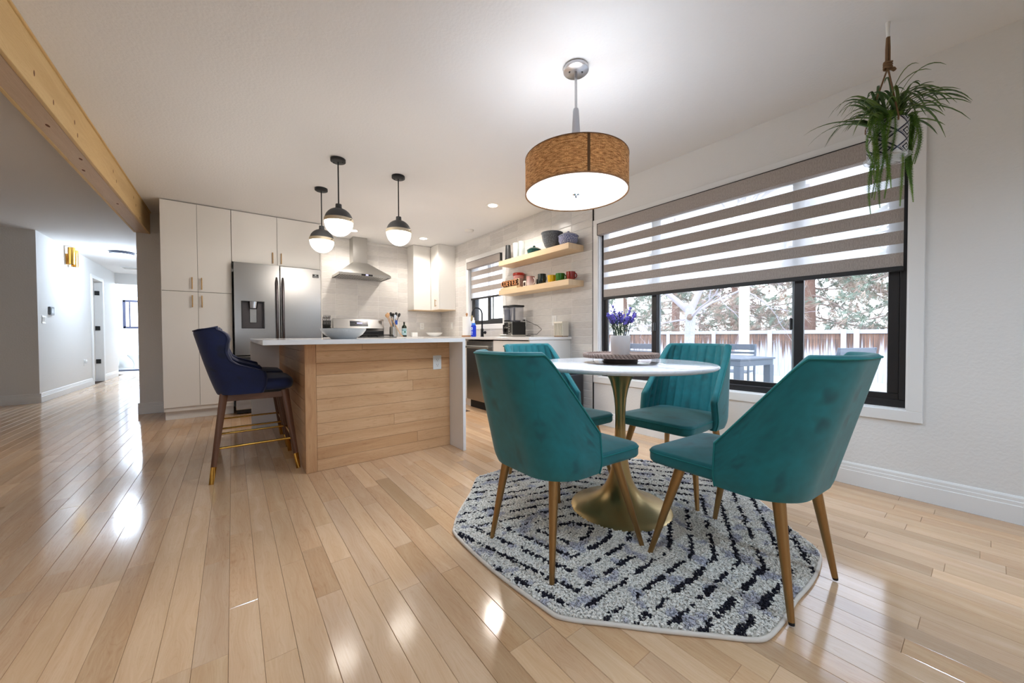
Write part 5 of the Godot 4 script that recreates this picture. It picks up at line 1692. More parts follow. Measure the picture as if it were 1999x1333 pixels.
func hanging_plant() -> void:
	var t := thing("hanging_plant", "hanging pot with grassy and trailing green plants before the window's corner", "hanging plant", Vector3(2.575, 0, -0.322))
	part("ceiling_hook", mb().tube([Vector3(-0.015, H, 0), Vector3(-0.015, H - 0.03, 0), Vector3(-0.008, H - 0.06, 0), Vector3(0.008, H - 0.068, 0), Vector3(0.016, H - 0.052, 0)], [0.010, 0.008, 0.007, 0.007, 0.006], 10), M.white_gloss, t)
	var rope := func(pts: Array, r: float) -> void: part("rope", mb().tube(pts, [r], 7), M.jute, t)
	for k in 4:
		var o := Vector3(0.006 * cos(k * 1.7), 0, 0.006 * sin(k * 1.7))
		rope.call([Vector3(-0.004, 2.385, 0) + o * 0.6, Vector3(-0.006, 2.33, 0) + o, Vector3(-0.004, 2.25, 0) + o], 0.0042)
	var knot := mb()
	for k in 3:
		var pts := []
		for j in 13:
			var a := TAU * j / 12.0
			pts.append(Vector3(0.013 * cos(a), 2.262 - 0.011 * k + 0.004 * sin(a * 2.0), 0.013 * sin(a)))
		knot.tube(pts, [0.0058], 6)
	knot.tube([Vector3(0.0, 2.245, 0), Vector3(0.018, 2.24, 0.008), Vector3(0.036, 2.243, 0.014), Vector3(0.046, 2.239, 0.018)], [0.006, 0.008, 0.009, 0.008], 7)
	part("rope_knot", knot, M.jute, t)
	for k in 3:
		var a: float = [2.5, 0.55, 4.6][k]
		var e := Vector3(0.076 * cos(a), 1.965, 0.076 * sin(a))
		rope.call([Vector3(0, 2.24, 0), Vector3(0, 2.24, 0).lerp(e, 0.5), e, e + Vector3(0, -0.02, 0)], 0.0035)
	# patterned pot
	var navy := Color(0.10, 0.13, 0.24)
	var white := Color(0.86, 0.86, 0.86)
	var tex := painted(512, 256, func(x: int, y: int) -> Color:
		var cell := Vector2(fposmod(x / 512.0 * 5.0, 1.0) - 0.5, fposmod(y / 256.0 * 2.2 + 0.2, 1.0) - 0.5)
		var d := absf(cell.x) + absf(cell.y)
		if absf(d - 0.5) < 0.055: return navy
		if absf(d - 0.25) < 0.05: return navy
		if d < 0.06: return navy
		if absf(d - 0.385) < 0.02 and fposmod((cell.x - cell.y) * 11.0, 1.0) < 0.5: return navy
		return white)
	part("pot", mb().lathe([Vector2(0, 1.792), Vector2(0.066, 1.792), Vector2(0.0715, 1.798), Vector2(0.0750, 1.9645), Vector2(0.0725, 1.967), Vector2(0.068, 1.95), Vector2(0, 1.95)], Vector3.ZERO, 48), flat_mat(white, 0.25), t)
	part("pot_print", mb().lathe([Vector2(0.0716, 1.7985), Vector2(0.0755, 1.9645)], Vector3.ZERO, 48), textured(tex, 0.25), t)
	# the wall of the pot carries the print: its own sleeve, so that the pattern is not stretched over the base
	part("saucer", mb().lathe([Vector2(0, 1.776), Vector2(0.062, 1.776), Vector2(0.083, 1.792), Vector2(0.085, 1.800), Vector2(0.082, 1.799), Vector2(0.062, 1.781), Vector2(0, 1.781)], Vector3.ZERO, 40), M.clear, t)
	var r := RandomNumberGenerator.new()
	r.seed = 31
	var greens := [flat_mat(Color(0.30, 0.42, 0.18), 0.5), flat_mat(Color(0.23, 0.35, 0.15), 0.5), flat_mat(Color(0.38, 0.48, 0.21), 0.5)]
	var right := Vector3(cos(0.652368), 0, sin(0.652368))        # the room's diagonal along which the plant is combed out
	var fwd := Vector3(sin(0.652368), 0, -cos(0.652368))
	for k in 92:
		var to_right := r.randf() < 0.60
		var side := (r.randf_range(0.12, 0.36) if to_right else -r.randf_range(0.08, 0.30))
		if r.randf() < 0.25: side *= 0.45
		var depth := r.randf_range(-0.12, 0.12)
		var rise := r.randf_range(0.07, 0.24) + (0.05 if absf(side) < 0.16 else 0.0)
		var fall := r.randf_range(0.02, 0.13) * absf(side) / 0.25
		if not to_right: rise *= 0.72; fall += 0.04
		var a := r.randf() * TAU
		var p0 := Vector3(0.045 * cos(a), 1.945, 0.045 * sin(a))
		var p3 := p0 + right * side + fwd * depth + Vector3(0, rise - fall, 0)
		var p1 := p0 + (right * side + fwd * depth) * 0.18 + Vector3(0, rise * 0.85, 0)
		var p2 := p0 + (right * side + fwd * depth) * 0.68 + Vector3(0, rise * 1.12, 0)
		var pts := []
		var rad := []
		for j in 11:
			var f := j / 10.0
			pts.append(p0.bezier_interpolate(p1, p2, p3, f))
			rad.append(0.0088 * (0.75 + 0.9 * f * (1.0 - f)) * pow(1.0 - f, 0.45) + 0.0005)
		part("leaf", mb().tube(pts, rad, 5, true, 0.16, (right * side + fwd * depth).cross(Vector3.UP).normalized()), greens[k % 3], t)
	# trailing strands set with needle leaves; six lengths shared by all
	var strands := []
	var lengths := [0.27, 0.32, 0.36, 0.40, 0.44, 0.235]
	for q in 6:
		var b := mb()
		var length: float = lengths[q]
		var path := func(f: float) -> Vector3:                    # over the rim, then straight down
			if f < 0.16: return Vector3(-0.045 + 0.055 * sin(f / 0.16 * PI * 0.5), 0.03 * sin(f / 0.16 * PI * 0.8), 0)
			return Vector3(0.010 + 0.012 * sin(f * 5.0 + q), 0.018 - (f - 0.16) * length * 1.19, 0.008 * sin(f * 7.0 + 2.0 * q))
		var pts := []
		for j in 15: pts.append(path.call(j / 14.0))
		b.tube(pts, [0.0016, 0.0012], 5)
		var steps := int(length / 0.0042)
		for j in steps:
			var f := (j + 0.5) / steps
			var p: Vector3 = path.call(f)
			var size: float = 0.0115 * (1.0 if f < 0.8 else 1.0 - (f - 0.8) * 3.2)
			for i in 4:
				var a := i * PI * 0.5 + j * 0.62
				var o := Vector3(cos(a), -0.22 + 0.25 * r.randf(), sin(a)) * size
				var w := Vector3(-sin(a), 0, cos(a)) * 0.0016
				b.tri(p - w + Vector3(0, 0.0012, 0), p + o, p + w)
				b.tri(p + Vector3(0, 0.0025, 0), p + o, p - Vector3(0, 0.001, 0))
		strands.append(b.mesh())
	var sg := [flat_mat(Color(0.40, 0.58, 0.18), 0.6), flat_mat(Color(0.34, 0.50, 0.18), 0.6), flat_mat(Color(0.47, 0.62, 0.23), 0.6)]
	var spots := [[-0.105, 5], [-0.098, 1], [-0.088, 3], [-0.080, 2], [-0.072, 4], [-0.064, 2], [-0.056, 3], [-0.047, 1], [-0.038, 0], [-0.030, 4], [-0.016, 2], [0.002, 4], [0.084, 5], [0.090, 1], [0.096, 0], [0.101, 2], [0.106, 1], [0.111, 3], [0.116, 0], [0.078, 5], [-0.094, 0], [-0.060, 5], [-0.076, 0]]
	for k in spots.size():
		var lat: float = spots[k][0]
		# where that strand crosses the rim, on the half turned to the room
		var x := clampf(lat / 0.112, -1.0, 1.0)
		var d := right * x * 0.085 - fwd * sqrt(maxf(0.0, 1.0 - x * x)) * r.randf_range(0.05, 0.085) * (1.0 if absf(x) < 0.7 else 0.8)
		if lat > -0.04 and lat < -0.01: d = right * x * 0.085 + fwd * 0.03
		var o := part("trailing_strand", strands[spots[k][1]], sg[k % 3], t, Vector3(0, 1.962, 0) + d)
		o.position += right * (lat - x * 0.085) * 0.6
		o.rotation.y = -atan2(d.z, d.x)


# ---------------------------------------------------------------- shelves and what stands on them
func mug(label: String, z: float, x: float, y: float, r: float, h: float, m: Material, turn: float, flare := 0.0) -> Node3D:
	var t := thing("mug", label, "mug", Vector3(x, y, z), turn, "mugs on the lower shelf")
	part("cup", mb().lathe([Vector2(0, 0), Vector2(r * 0.82, 0), Vector2(r * 0.94, h * 0.06), Vector2(r, h * 0.4), Vector2(r + flare, h), Vector2(r - 0.004 + flare, h), Vector2(r - 0.005, h * 0.4), Vector2(r * 0.8, 0.006), Vector2(0, 0.006)], Vector3.ZERO, 32, Basis.IDENTITY, TAU, 1.2), m, t)
	var pts := []
	for k in 11:
		var a := PI * (k / 10.0) - PI * 0.5
		pts.append(Vector3(r - 0.004 + 0.55 * r * cos(a), h * 0.52 + h * 0.30 * sin(a), 0))
	part("handle", mb().tube(pts, [0.0055], 8), m, t)
	return t


func speckled(base: Color, spots: Color, sd: int, cut := 0.25, freq := 0.12) -> StandardMaterial3D:
	var n := noise(freq, 2, sd)
	return textured(mirrored(painted(128, 96, func(x: int, y: int) -> Color:
		return spots if n.get_noise_2d(x, y) > cut else base)), 0.2, Vector3(2, 1, 1))


func shelves() -> void:
	for q in [[1.903, "upper pale maple floating shelf on the tiled wall"], [1.523, "lower pale maple floating shelf on the tiled wall"]]:
		single("floating_shelf", q[1], "shelf", mb().span(Vector3(2.80, q[0] - 0.062, -3.95), Vector3(XW - 0.0145, q[0], -2.686), 0.0015), M.shelf, "pale floating shelves")
	var up := 1.9035
	var t := thing("tumbler_stack", "tall dark grey stack of upturned tumblers at the upper shelf's left end", "cup", Vector3(2.91, up, -3.885))
	part("tumbler", mb().lathe([Vector2(0, 0), Vector2(0.044, 0), Vector2(0.044, 0.008), Vector2(0.033, 0.215), Vector2(0, 0.217)], Vector3.ZERO, 28), flat_mat(Color(0.17, 0.18, 0.19), 0.4), t)
	part("tumbler_rim", mb().lathe([Vector2(0.0445, 0.028), Vector2(0.046, 0.03), Vector2(0.0445, 0.034)], Vector3.ZERO, 28), flat_mat(Color(0.20, 0.21, 0.22), 0.4), t)
	for q in [[-3.70, "frosted white drinking glass beside the dark tumblers on the upper shelf", Color(0.82, 0.87, 0.88, 0.50), 0.042], [-3.585, "clear ribbed drinking glass beside the teal dish on the upper shelf", Color(0.82, 0.88, 0.89, 0.26), 0.040]]:
		t = thing("drinking_glass", q[1], "glass", Vector3(2.90, up, q[0]), 0.0, "glasses on the upper shelf")
		var gm := mat(q[2], 0.3)
		gm.transparency = BaseMaterial3D.TRANSPARENCY_ALPHA
		var r: float = q[3]
		part("glass_body", mb().lathe([Vector2(0, 0), Vector2(r * 0.86, 0), Vector2(r * 0.9, 0.004), Vector2(r, 0.205), Vector2(r - 0.003, 0.205), Vector2(r * 0.82, 0.008), Vector2(0, 0.008)], Vector3.ZERO, 28), gm, t)
	t = thing("lidded_dish", "low teal glazed dish with lid on the upper shelf", "dish", Vector3(2.91, up, -3.36))
	var teal := speckled(Color(0.06, 0.23, 0.22), Color(0.20, 0.40, 0.38), 71, 0.3)
	part("dish_body", mb().lathe([Vector2(0, 0), Vector2(0.06, 0), Vector2(0.078, 0.012), Vector2(0.086, 0.045), Vector2(0.084, 0.05), Vector2(0, 0.05)], Vector3.ZERO, 32), teal, t)
	var lid := part("dish_lid", mb().lathe([Vector2(0.088, 0.05), Vector2(0.088, 0.056), Vector2(0.06, 0.078), Vector2(0.02, 0.086), Vector2(0, 0.087)], Vector3.ZERO, 32), teal, t)
	part("lid_knob", mb().lathe([Vector2(0, 0.086), Vector2(0.012, 0.088), Vector2(0.017, 0.098), Vector2(0.012, 0.108), Vector2(0, 0.11)], Vector3.ZERO, 18), teal, lid)
	t = thing("enamel_colander", "large grey speckled enamel colander bowl on the upper shelf", "bowl", Vector3(2.915, up, -3.055))
	var grey := speckled(Color(0.33, 0.35, 0.37), Color(0.48, 0.50, 0.52), 73, 0.16, 0.2)
	part("bowl_body", mb().lathe([Vector2(0, 0.0), Vector2(0.055, 0.0), Vector2(0.058, 0.012), Vector2(0.085, 0.05), Vector2(0.108, 0.11), Vector2(0.119, 0.18), Vector2(0.126, 0.186), Vector2(0.126, 0.192), Vector2(0.119, 0.192), Vector2(0.104, 0.11), Vector2(0.08, 0.052), Vector2(0, 0.02)], Vector3.ZERO, 48, Basis.IDENTITY, TAU, 1.0), grey, t)
	for s in [-1, 1]:
		var pts := []
		for k in 9:
			var a := PI * k / 8.0
			pts.append(Vector3(0.035 * cos(a) * 0.6, 0.125 - 0.004 * sin(a), s * (0.112 + 0.03 * sin(a))))
		part("handle", mb().tube(pts, [0.003], 7), flat_mat(Color(0.5, 0.45, 0.42), 0.4, 0.6), t)
	var hb := mb()
	for k in 5:
		for j in 7:
			var a := PI + 0.9 - 0.26 * j + 0.13 * (k % 2)
			var y := 0.055 + 0.022 * k
			var rr := lerpf(0.089, 0.117, (y - 0.05) / 0.13)
			hb.lathe([Vector2(0, 0.0012), Vector2(0.003, 0.0008), Vector2(0.0035, 0)], Vector3(rr * cos(a), y, rr * sin(a)), 8, Basis(Vector3(-sin(a), 0, cos(a)), Vector3(cos(a), 0, sin(a)), Vector3(0, -1, 0)))
	part("holes", hb, flat_mat(Color(0.50, 0.52, 0.54), 0.4), t)
	t = thing("spatterware_pot", "blue and white spatterware lidded pot at the upper shelf's right end", "pot", Vector3(2.915, up, -2.80))
	var blue := speckled(Color(0.80, 0.82, 0.88), Color(0.10, 0.14, 0.45), 77, -0.02, 0.13)
	part("pot_body", mb().lathe([Vector2(0, 0), Vector2(0.075, 0), Vector2(0.09, 0.012), Vector2(0.106, 0.05), Vector2(0.104, 0.09), Vector2(0.108, 0.095)], Vector3.ZERO, 40), blue, t)
	lid = part("pot_lid", mb().lathe([Vector2(0.111, 0.094), Vector2(0.112, 0.099), Vector2(0.10, 0.112), Vector2(0.06, 0.130), Vector2(0.02, 0.138), Vector2(0, 0.139)], Vector3.ZERO, 40), blue, t)
	part("lid_knob", mb().lathe([Vector2(0.008, 0.137), Vector2(0.013, 0.148), Vector2(0.010, 0.156), Vector2(0, 0.158)], Vector3.ZERO, 18), blue, lid)
	# lower shelf
	var lo := 1.5235
	t = thing("coffee_sign", "wooden tabletop sign of marquee letters reading COFFEE on the lower shelf", "sign", Vector3(2.86, lo, -3.77))
	part("sign_base", mb().span(Vector3(-0.035, 0, -0.175), Vector3(0.035, 0.028, 0.175), 0.002), M.shelf, t)
	var tan := flat_mat(Color(0.84, 0.58, 0.38), 0.6)
	var brown := flat_mat(Color(0.22, 0.12, 0.08), 0.6)
	var word := "COFFEE"
	var font := SystemFont.new()
	font.font_names = PackedStringArray(["Droid Serif"])
	font.font_weight = 700
	for k in 6:
		var tm := TextMesh.new()
		tm.text = word[k]
		tm.font = font
		tm.font_size = 64
		tm.pixel_size = 0.00155
		tm.depth = 0.022
		var o := MeshInstance3D.new()
		o.mesh = tm
		o.material_override = brown
		o.name = "letter"
		t.add_child(o, true)
		o.position = Vector3(-0.012, 0.079, -0.145 + 0.057 * k)
		o.rotation.y = -PI / 2
		var tf := TextMesh.new()
		tf.text = word[k]
		tf.font = font
		tf.font_size = 64
		tf.pixel_size = 0.00138
		tf.depth = 0.003
		var fo := MeshInstance3D.new()
		fo.mesh = tf
		fo.material_override = tan
		fo.name = "letter_face"
		o.add_child(fo, true)
		fo.position = Vector3(0, 0, 0.0115)
	part("sign_back", mb().span(Vector3(0.004, 0.028, -0.17), Vector3(0.012, 0.125, 0.175), 0.002), M.shelf, t)
	t = thing("red_lid_canister", "glass canister with red patterned band and lid behind the coffee sign", "canister", Vector3(2.962, lo, -3.73))
	part("jar", mb().lathe([Vector2(0, 0), Vector2(0.062, 0), Vector2(0.068, 0.01), Vector2(0.068, 0.17), Vector2(0.0, 0.17)], Vector3.ZERO, 32), speckled(Color(0.62, 0.50, 0.48), Color(0.74, 0.62, 0.60), 79, 0.1), t)
	part("band", mb().lathe([Vector2(0.0685, 0.140), Vector2(0.070, 0.142), Vector2(0.070, 0.178), Vector2(0.066, 0.180)], Vector3.ZERO, 32), speckled(Color(0.80, 0.45, 0.42), Color(0.86, 0.72, 0.70), 80, 0.05), t)
	part("lid", mb().lathe([Vector2(0.060, 0.178), Vector2(0.076, 0.182), Vector2(0.078, 0.205), Vector2(0.070, 0.214), Vector2(0, 0.216)], Vector3.ZERO, 32), flat_mat(Color(0.72, 0.16, 0.07), 0.3), t)
	t = thing("framed_cube", "tiny white framed block between the coffee sign and pink mug", "ornament", Vector3(2.87, lo, -3.475))
	part("block", mb().span(Vector3(-0.02, 0, -0.030), Vector3(0.02, 0.075, 0.030), 0.003), flat_mat(Color(0.86, 0.82, 0.78), 0.6), t)
	part("block_print", mb().span(Vector3(-0.0212, 0.016, -0.018), Vector3(-0.0198, 0.058, 0.018)), brown, t)
	var pink := textured(painted(8, 64, func(_x: int, y: int) -> Color: return Color(0.86, 0.80, 0.80).lerp(Color(0.62, 0.40, 0.36), clampf((y - 19) / 14.0, 0.0, 1.0))), 0.25)
	mug("pink and white mug next to the coffee sign's little block", -3.385, 2.875, lo, 0.050, 0.118, pink, -PI / 2)
	mug("dark green speckled mug, tallest of the mugs", -3.195, 2.885, lo, 0.050, 0.122, speckled(Color(0.085, 0.125, 0.115), Color(0.20, 0.25, 0.235), 83, 0.2, 0.3), -PI / 2)
	mug("yellow mug in the row on the lower shelf", -3.030, 2.885, lo, 0.044, 0.086, flat_mat(Color(0.86, 0.68, 0.04), 0.22), -1.2, 0.004)
	mug("bright green mug in the row on the lower shelf", -2.895, 2.885, lo, 0.048, 0.088, flat_mat(Color(0.16, 0.42, 0.08), 0.22), -1.2, 0.004)
	mug("brick red mug at the lower shelf's right end", -2.745, 2.895, lo, 0.046, 0.088, flat_mat(Color(0.52, 0.12, 0.06), 0.22), -1.2, 0.003)
	mug("black mug half hidden behind the pink mug", -3.345, 2.985, lo, 0.042, 0.090, M.black, -PI / 2)
	mug("black mug half hidden behind the bright green mug", -2.845, 2.985, lo, 0.042, 0.090, M.black, -PI / 2)


# ---------------------------------------------------------------- things on the worktops
func counter_things() -> void:
	var top := 0.9145
	var t := thing("serving_bowl", "wide shallow grey speckled stoneware bowl on the island", "bowl", Vector3(0.675, 0.9135, -3.0))
	part("bowl_body", mb().lathe([Vector2(0, 0), Vector2(0.085, 0), Vector2(0.095, 0.008), Vector2(0.135, 0.034), Vector2(0.158, 0.066), Vector2(0.161, 0.078), Vector2(0.156, 0.078), Vector2(0.148, 0.066), Vector2(0.12, 0.038), Vector2(0.07, 0.016), Vector2(0, 0.012)], Vector3.ZERO, 56, Basis.IDENTITY, TAU, 1.2), speckled(Color(0.74, 0.75, 0.755), Color(0.66, 0.675, 0.685), 87, 0.22, 0.4), t)
	# knife block
	t = thing("knife_block", "dark knife block with steel-handled knives beside the range", "knife block", Vector3(1.10, top, -5.93))
	part("block", mb().prism([Vector2(-0.08, 0), Vector2(0.07, 0), Vector2(0.085, 0.10), Vector2(-0.05, 0.20)], 0, -0.055, 0.055), M.black_matte, t)
	for k in 5:
		for j in 2:
			var kn := part("knife_handle", mb().tube([Vector3(-0.042 + 0.021 * k, 0.14 + 0.05 * j, 0.03 - 0.05 * j), Vector3(-0.042 + 0.021 * k, 0.20 + 0.055 * j, 0.055 - 0.05 * j), Vector3(-0.042 + 0.021 * k, 0.255 + 0.055 * j, 0.075 - 0.05 * j)], [0.0065, 0.0085, 0.0075], 8), M.black, t)
			part("bolster", mb().tube([Vector3(-0.042 + 0.021 * k, 0.248 + 0.055 * j, 0.0725 - 0.05 * j), Vector3(-0.042 + 0.021 * k, 0.268 + 0.055 * j, 0.08 - 0.05 * j)], [0.009, 0.0095], 8), M.chrome, kn)
			part("rivet_strip", mb().tube([Vector3(-0.042 + 0.021 * k, 0.19 + 0.055 * j, 0.060 - 0.05 * j), Vector3(-0.042 + 0.021 * k, 0.235 + 0.055 * j, 0.077 - 0.05 * j)], [0.003, 0.003], 6), M.chrome, kn)
	# utensils
	t = thing("utensil_crock", "steel crock of wooden spoons and black utensils right of the range", "utensil holder", Vector3(2.075, top, -5.88))
	part("crock", mb().lathe([Vector2(0, 0), Vector2(0.058, 0), Vector2(0.062, 0.004), Vector2(0.062, 0.165), Vector2(0.059, 0.165), Vector2(0.058, 0.006), Vector2(0, 0.006)], Vector3.ZERO, 32), M.steel_hood, t)
	var spoon := flat_mat(Color(0.80, 0.63, 0.46), 0.6)
	for q in [[-0.10, 0.02, 0.315, 0, spoon], [-0.065, -0.03, 0.335, 0, spoon], [-0.02, -0.04, 0.345, 1, M.black], [0.02, 0.02, 0.30, 1, flat_mat(Color(0.82, 0.86, 0.92), 0.4)], [0.05, -0.02, 0.345, 1, M.charcoal], [0.075, 0.03, 0.33, 1, M.charcoal], [0.01, -0.03, 0.33, 1, M.black]]:
		var tipp := Vector3(q[0], q[2], q[1])
		var foot := Vector3(-q[0] * 0.3, 0.012, -q[1] * 0.5)
		part("utensil_stick", mb().tube([foot, tipp], [0.005, 0.0055], 8), q[4], t)
		var d := (tipp - foot).normalized()
		part("utensil_head", mb().tube([tipp - d * 0.012, tipp + d * 0.008, tipp + d * 0.030, tipp + d * 0.050, tipp + d * 0.060], [0.006, 0.020, 0.029 if q[3] == 0 else 0.022, 0.020, 0.004], 12, true, 0.35, Vector3.RIGHT), q[4], t)
	part("blue_scraper", mb().span(Vector3(0.012, 0.20, 0.048), Vector3(0.05, 0.27, 0.056), 0.003), flat_mat(Color(0.10, 0.28, 0.65), 0.4), t)
	part("loose_spoon", mb().tube([Vector3(-0.06, 0.30, 0.075), Vector3(0.075, 0.06, 0.085), Vector3(0.115, 0.006, 0.11)], [0.006, 0.006, 0.007], 8), spoon, t)
	t = thing("oil_bottle", "green glass bottle with pale blue label on the back worktop", "bottle", Vector3(2.262, top, -5.90))
	part("glass_body", mb().lathe([Vector2(0, 0), Vector2(0.036, 0), Vector2(0.039, 0.004), Vector2(0.039, 0.165), Vector2(0.030, 0.185), Vector2(0.014, 0.198), Vector2(0.013, 0.228), Vector2(0, 0.228)], Vector3.ZERO, 28), flat_mat(Color(0.06, 0.13, 0.06), 0.1), t)
	part("cap", mb().lathe([Vector2(0, 0.226), Vector2(0.015, 0.226), Vector2(0.015, 0.246), Vector2(0, 0.246)], Vector3.ZERO, 18), flat_mat(Color(0.12, 0.10, 0.04), 0.4), t)
	part("label", mb().lathe([Vector2(0.0394, 0.03), Vector2(0.0394, 0.14)], Vector3.ZERO, 28), textured(painted(96, 48, func(x: int, y: int) -> Color:
		var c := Color(0.72, 0.84, 0.87)
		if y > 32 and y < 38: c = Color(0.30, 0.52, 0.60)
		if Vector2(fmod(x, 48.0) - 24.0, y - 22.0).length() < 7.0: c = Color(0.22, 0.45, 0.40)
		if y > 6 and y < 10 and x % 5 < 3: c = Color(0.45, 0.6, 0.65)
		return c), 0.6), t)
	single("butter_box", "small white lidded box on the back worktop beside the green bottle", "box", mb().cushion(_moved(rounded(0.10, 0.07, 0.01), 2.42, -5.86), top, top + 0.075, 0.006), M.white_gloss)
	t = thing("white_bowl", "plain white bowl in the worktop corner under the wall cabinet", "bowl", Vector3(2.765, top, -5.82))
	part("bowl_body", mb().lathe([Vector2(0, 0), Vector2(0.065, 0), Vector2(0.07, 0.008), Vector2(0.12, 0.04), Vector2(0.140, 0.068), Vector2(0.136, 0.069), Vector2(0.11, 0.042), Vector2(0.05, 0.014), Vector2(0, 0.012)], Vector3.ZERO, 48, Basis.IDENTITY, TAU, 1.2), M.white_gloss, t)
	plate("back_outlet", "white wall socket plate under the corner cabinet's left door", "outlet", Vector3(2.668, 1.10, ZB + 0.0145), 0.0)
	plate("back_outlet", "white wall socket plate behind the utensil crock", "outlet", Vector3(2.21, 1.12, ZB + 0.0145), 0.0)
	plate("corner_switch", "white light switch on the window wall below the corner cabinet", "light switch", Vector3(XW - 0.0145, 1.10, -5.70), -PI / 2, true)
	plate("counter_outlet", "white wall socket with black plug behind the coffee maker", "outlet", Vector3(XW - 0.0145, 1.107, -3.70), -PI / 2)
	plate("counter_switch", "white light switch on the tiles above the ribbed toast rack", "light switch", Vector3(XW - 0.0145, 1.107, -3.143), -PI / 2, true)
	# sink side
	t = thing("paper_towel_holder", "white paper towel roll on a wooden stand near the sink", "paper towel", Vector3(2.80, top, -4.78))
	part("stand_base", mb().lathe([Vector2(0, 0), Vector2(0.078, 0), Vector2(0.080, 0.004), Vector2(0.080, 0.016), Vector2(0.076, 0.020), Vector2(0, 0.020)], Vector3.ZERO, 32), M.oak, t)
	part("roll", mb().lathe([Vector2(0.018, 0.021), Vector2(0.064, 0.021), Vector2(0.064, 0.300), Vector2(0.018, 0.300)], Vector3.ZERO, 40), M.paper, t)
	part("finial", mb().lathe([Vector2(0.009, 0.30), Vector2(0.009, 0.312), Vector2(0.018, 0.335), Vector2(0.014, 0.352), Vector2(0, 0.356)], Vector3.ZERO, 18), M.oak, t)
	t = thing("soap_bottle", "bright blue dish soap bottle with white cap beside the paper towel", "bottle", Vector3(2.74, top, -4.49))
	part("bottle_body", mb().cushion(rounded(0.055, 0.088, 0.025), 0.0, 0.165, 0.012), flat_mat(Color(0.02, 0.20, 0.78), 0.25), t)
	part("shoulder", mb().cushion(rounded(0.045, 0.07, 0.022), 0.158, 0.198, 0.018), flat_mat(Color(0.22, 0.50, 0.90), 0.25), t)
	part("pump_cap", mb().lathe([Vector2(0, 0.195), Vector2(0.020, 0.195), Vector2(0.020, 0.230), Vector2(0.012, 0.24), Vector2(0.010, 0.275), Vector2(0, 0.278)], Vector3.ZERO, 18), M.white_gloss, t)
	var lb := mb()
	lb.lathe([Vector2(0.010, 0.0), Vector2(0.022, 0.0), Vector2(0.022, 0.0012), Vector2(0.010, 0.0012)], Vector3(-0.0275, 0.118, 0.0), 20, Basis(Vector3(0, 0, 1), Vector3(-1, 0, 0), Vector3(0, 1, 0)))
	for q in [[0.075, 0.03], [0.055, 0.045], [0.035, 0.03]]: lb.span(Vector3(-0.0288, q[0], -q[1] * 0.5), Vector3(-0.0275, q[0] + 0.009, q[1] * 0.5))
	part("label_print", lb, flat_mat(Color(0.80, 0.88, 0.96), 0.5), t)
	t = thing("kitchen_faucet", "dark gooseneck faucet with brass tip at the kitchen sink", "faucet", Vector3(2.93, top, -4.56))
	var dark := flat_mat(Color(0.16, 0.165, 0.175), 0.32, 0.8)
	part("base", mb().lathe([Vector2(0, 0), Vector2(0.028, 0), Vector2(0.028, 0.004), Vector2(0.023, 0.008), Vector2(0.022, 0.11), Vector2(0.012, 0.125), Vector2(0, 0.125)], Vector3.ZERO, 24), dark, t)
	var arc := [Vector3(0, 0.11, 0), Vector3(0, 0.33, 0)]
	for k in range(1, 13):
		var a := PI * k / 12.0
		arc.append(Vector3(-0.09 + 0.09 * cos(a), 0.33 + 0.09 * sin(a), 0.02 * (1.0 - cos(a)) * 0.5))
	arc.append(Vector3(-0.185, 0.30, 0.022))
	part("gooseneck", mb().tube(arc, [0.0115], 12), dark, t)
	part("spray_head", mb().tube([Vector3(-0.185, 0.305, 0.022), Vector3(-0.192, 0.225, 0.026)], [0.0145, 0.016], 14), flat_mat(Color(0.62, 0.55, 0.40), 0.3, 1.0), t)
	part("lever", mb().tube([Vector3(0, 0.06, 0.02), Vector3(0, 0.06, 0.075)], [0.011, 0.011], 12), dark, t)
	part("lever_knob", mb().lathe([Vector2(0, 0), Vector2(0.022, 0), Vector2(0.022, 0.012), Vector2(0, 0.012)], Vector3(0, 0.06, 0.07), 20, Basis(Vector3(1, 0, 0), Vector3(0, 0, 1), Vector3(0, -1, 0))), dark, t)
	# coffee maker: carafe side towards the room, clear tank at the back
	t = thing("coffee_maker", "black and steel drip coffee maker with clear tank under the shelves", "coffee maker", Vector3(2.80, top, -3.65))
	var smoke := glass(0.30, Color(0.55, 0.56, 0.62), 0.08)
	part("base_plate", mb().span(Vector3(-0.11, 0.0, -0.125), Vector3(0.11, 0.028, 0.125), 0.004), M.steel_hood, t)
	part("base_foot", mb().span(Vector3(-0.10, 0.0, -0.11), Vector3(0.105, 0.01, 0.118), 0.003), M.black, t)
	part("body_box", mb().span(Vector3(-0.095, 0.028, 0.03), Vector3(0.11, 0.185, 0.125), 0.004), M.black_matte, t)
	part("control_panel", mb().span(Vector3(-0.101, 0.03, 0.035), Vector3(-0.094, 0.180, 0.118), 0.002), M.steel_hood, t)
	var bt := mb()
	for k in 4: bt.lathe([Vector2(0, 0.003), Vector2(0.009, 0.003), Vector2(0.010, 0)], Vector3(-0.101, 0.055 + 0.030 * k, 0.062), 14, Basis(Vector3(0, 0, 1), Vector3(-1, 0, 0), Vector3(0, 1, 0)))
	bt.span(Vector3(-0.1025, 0.05, 0.085), Vector3(-0.1008, 0.16, 0.105))
	part("buttons", bt, M.black, t)
	part("back_column", mb().span(Vector3(0.03, 0.028, -0.118), Vector3(0.108, 0.21, 0.03), 0.004), M.black, t)
	part("carafe", mb().lathe([Vector2(0, 0.03), Vector2(0.058, 0.03), Vector2(0.062, 0.04), Vector2(0.060, 0.12), Vector2(0.045, 0.155), Vector2(0.044, 0.165), Vector2(0, 0.166)], Vector3(-0.035, 0, -0.055), 28), flat_mat(Color(0.05, 0.05, 0.055), 0.08), t)
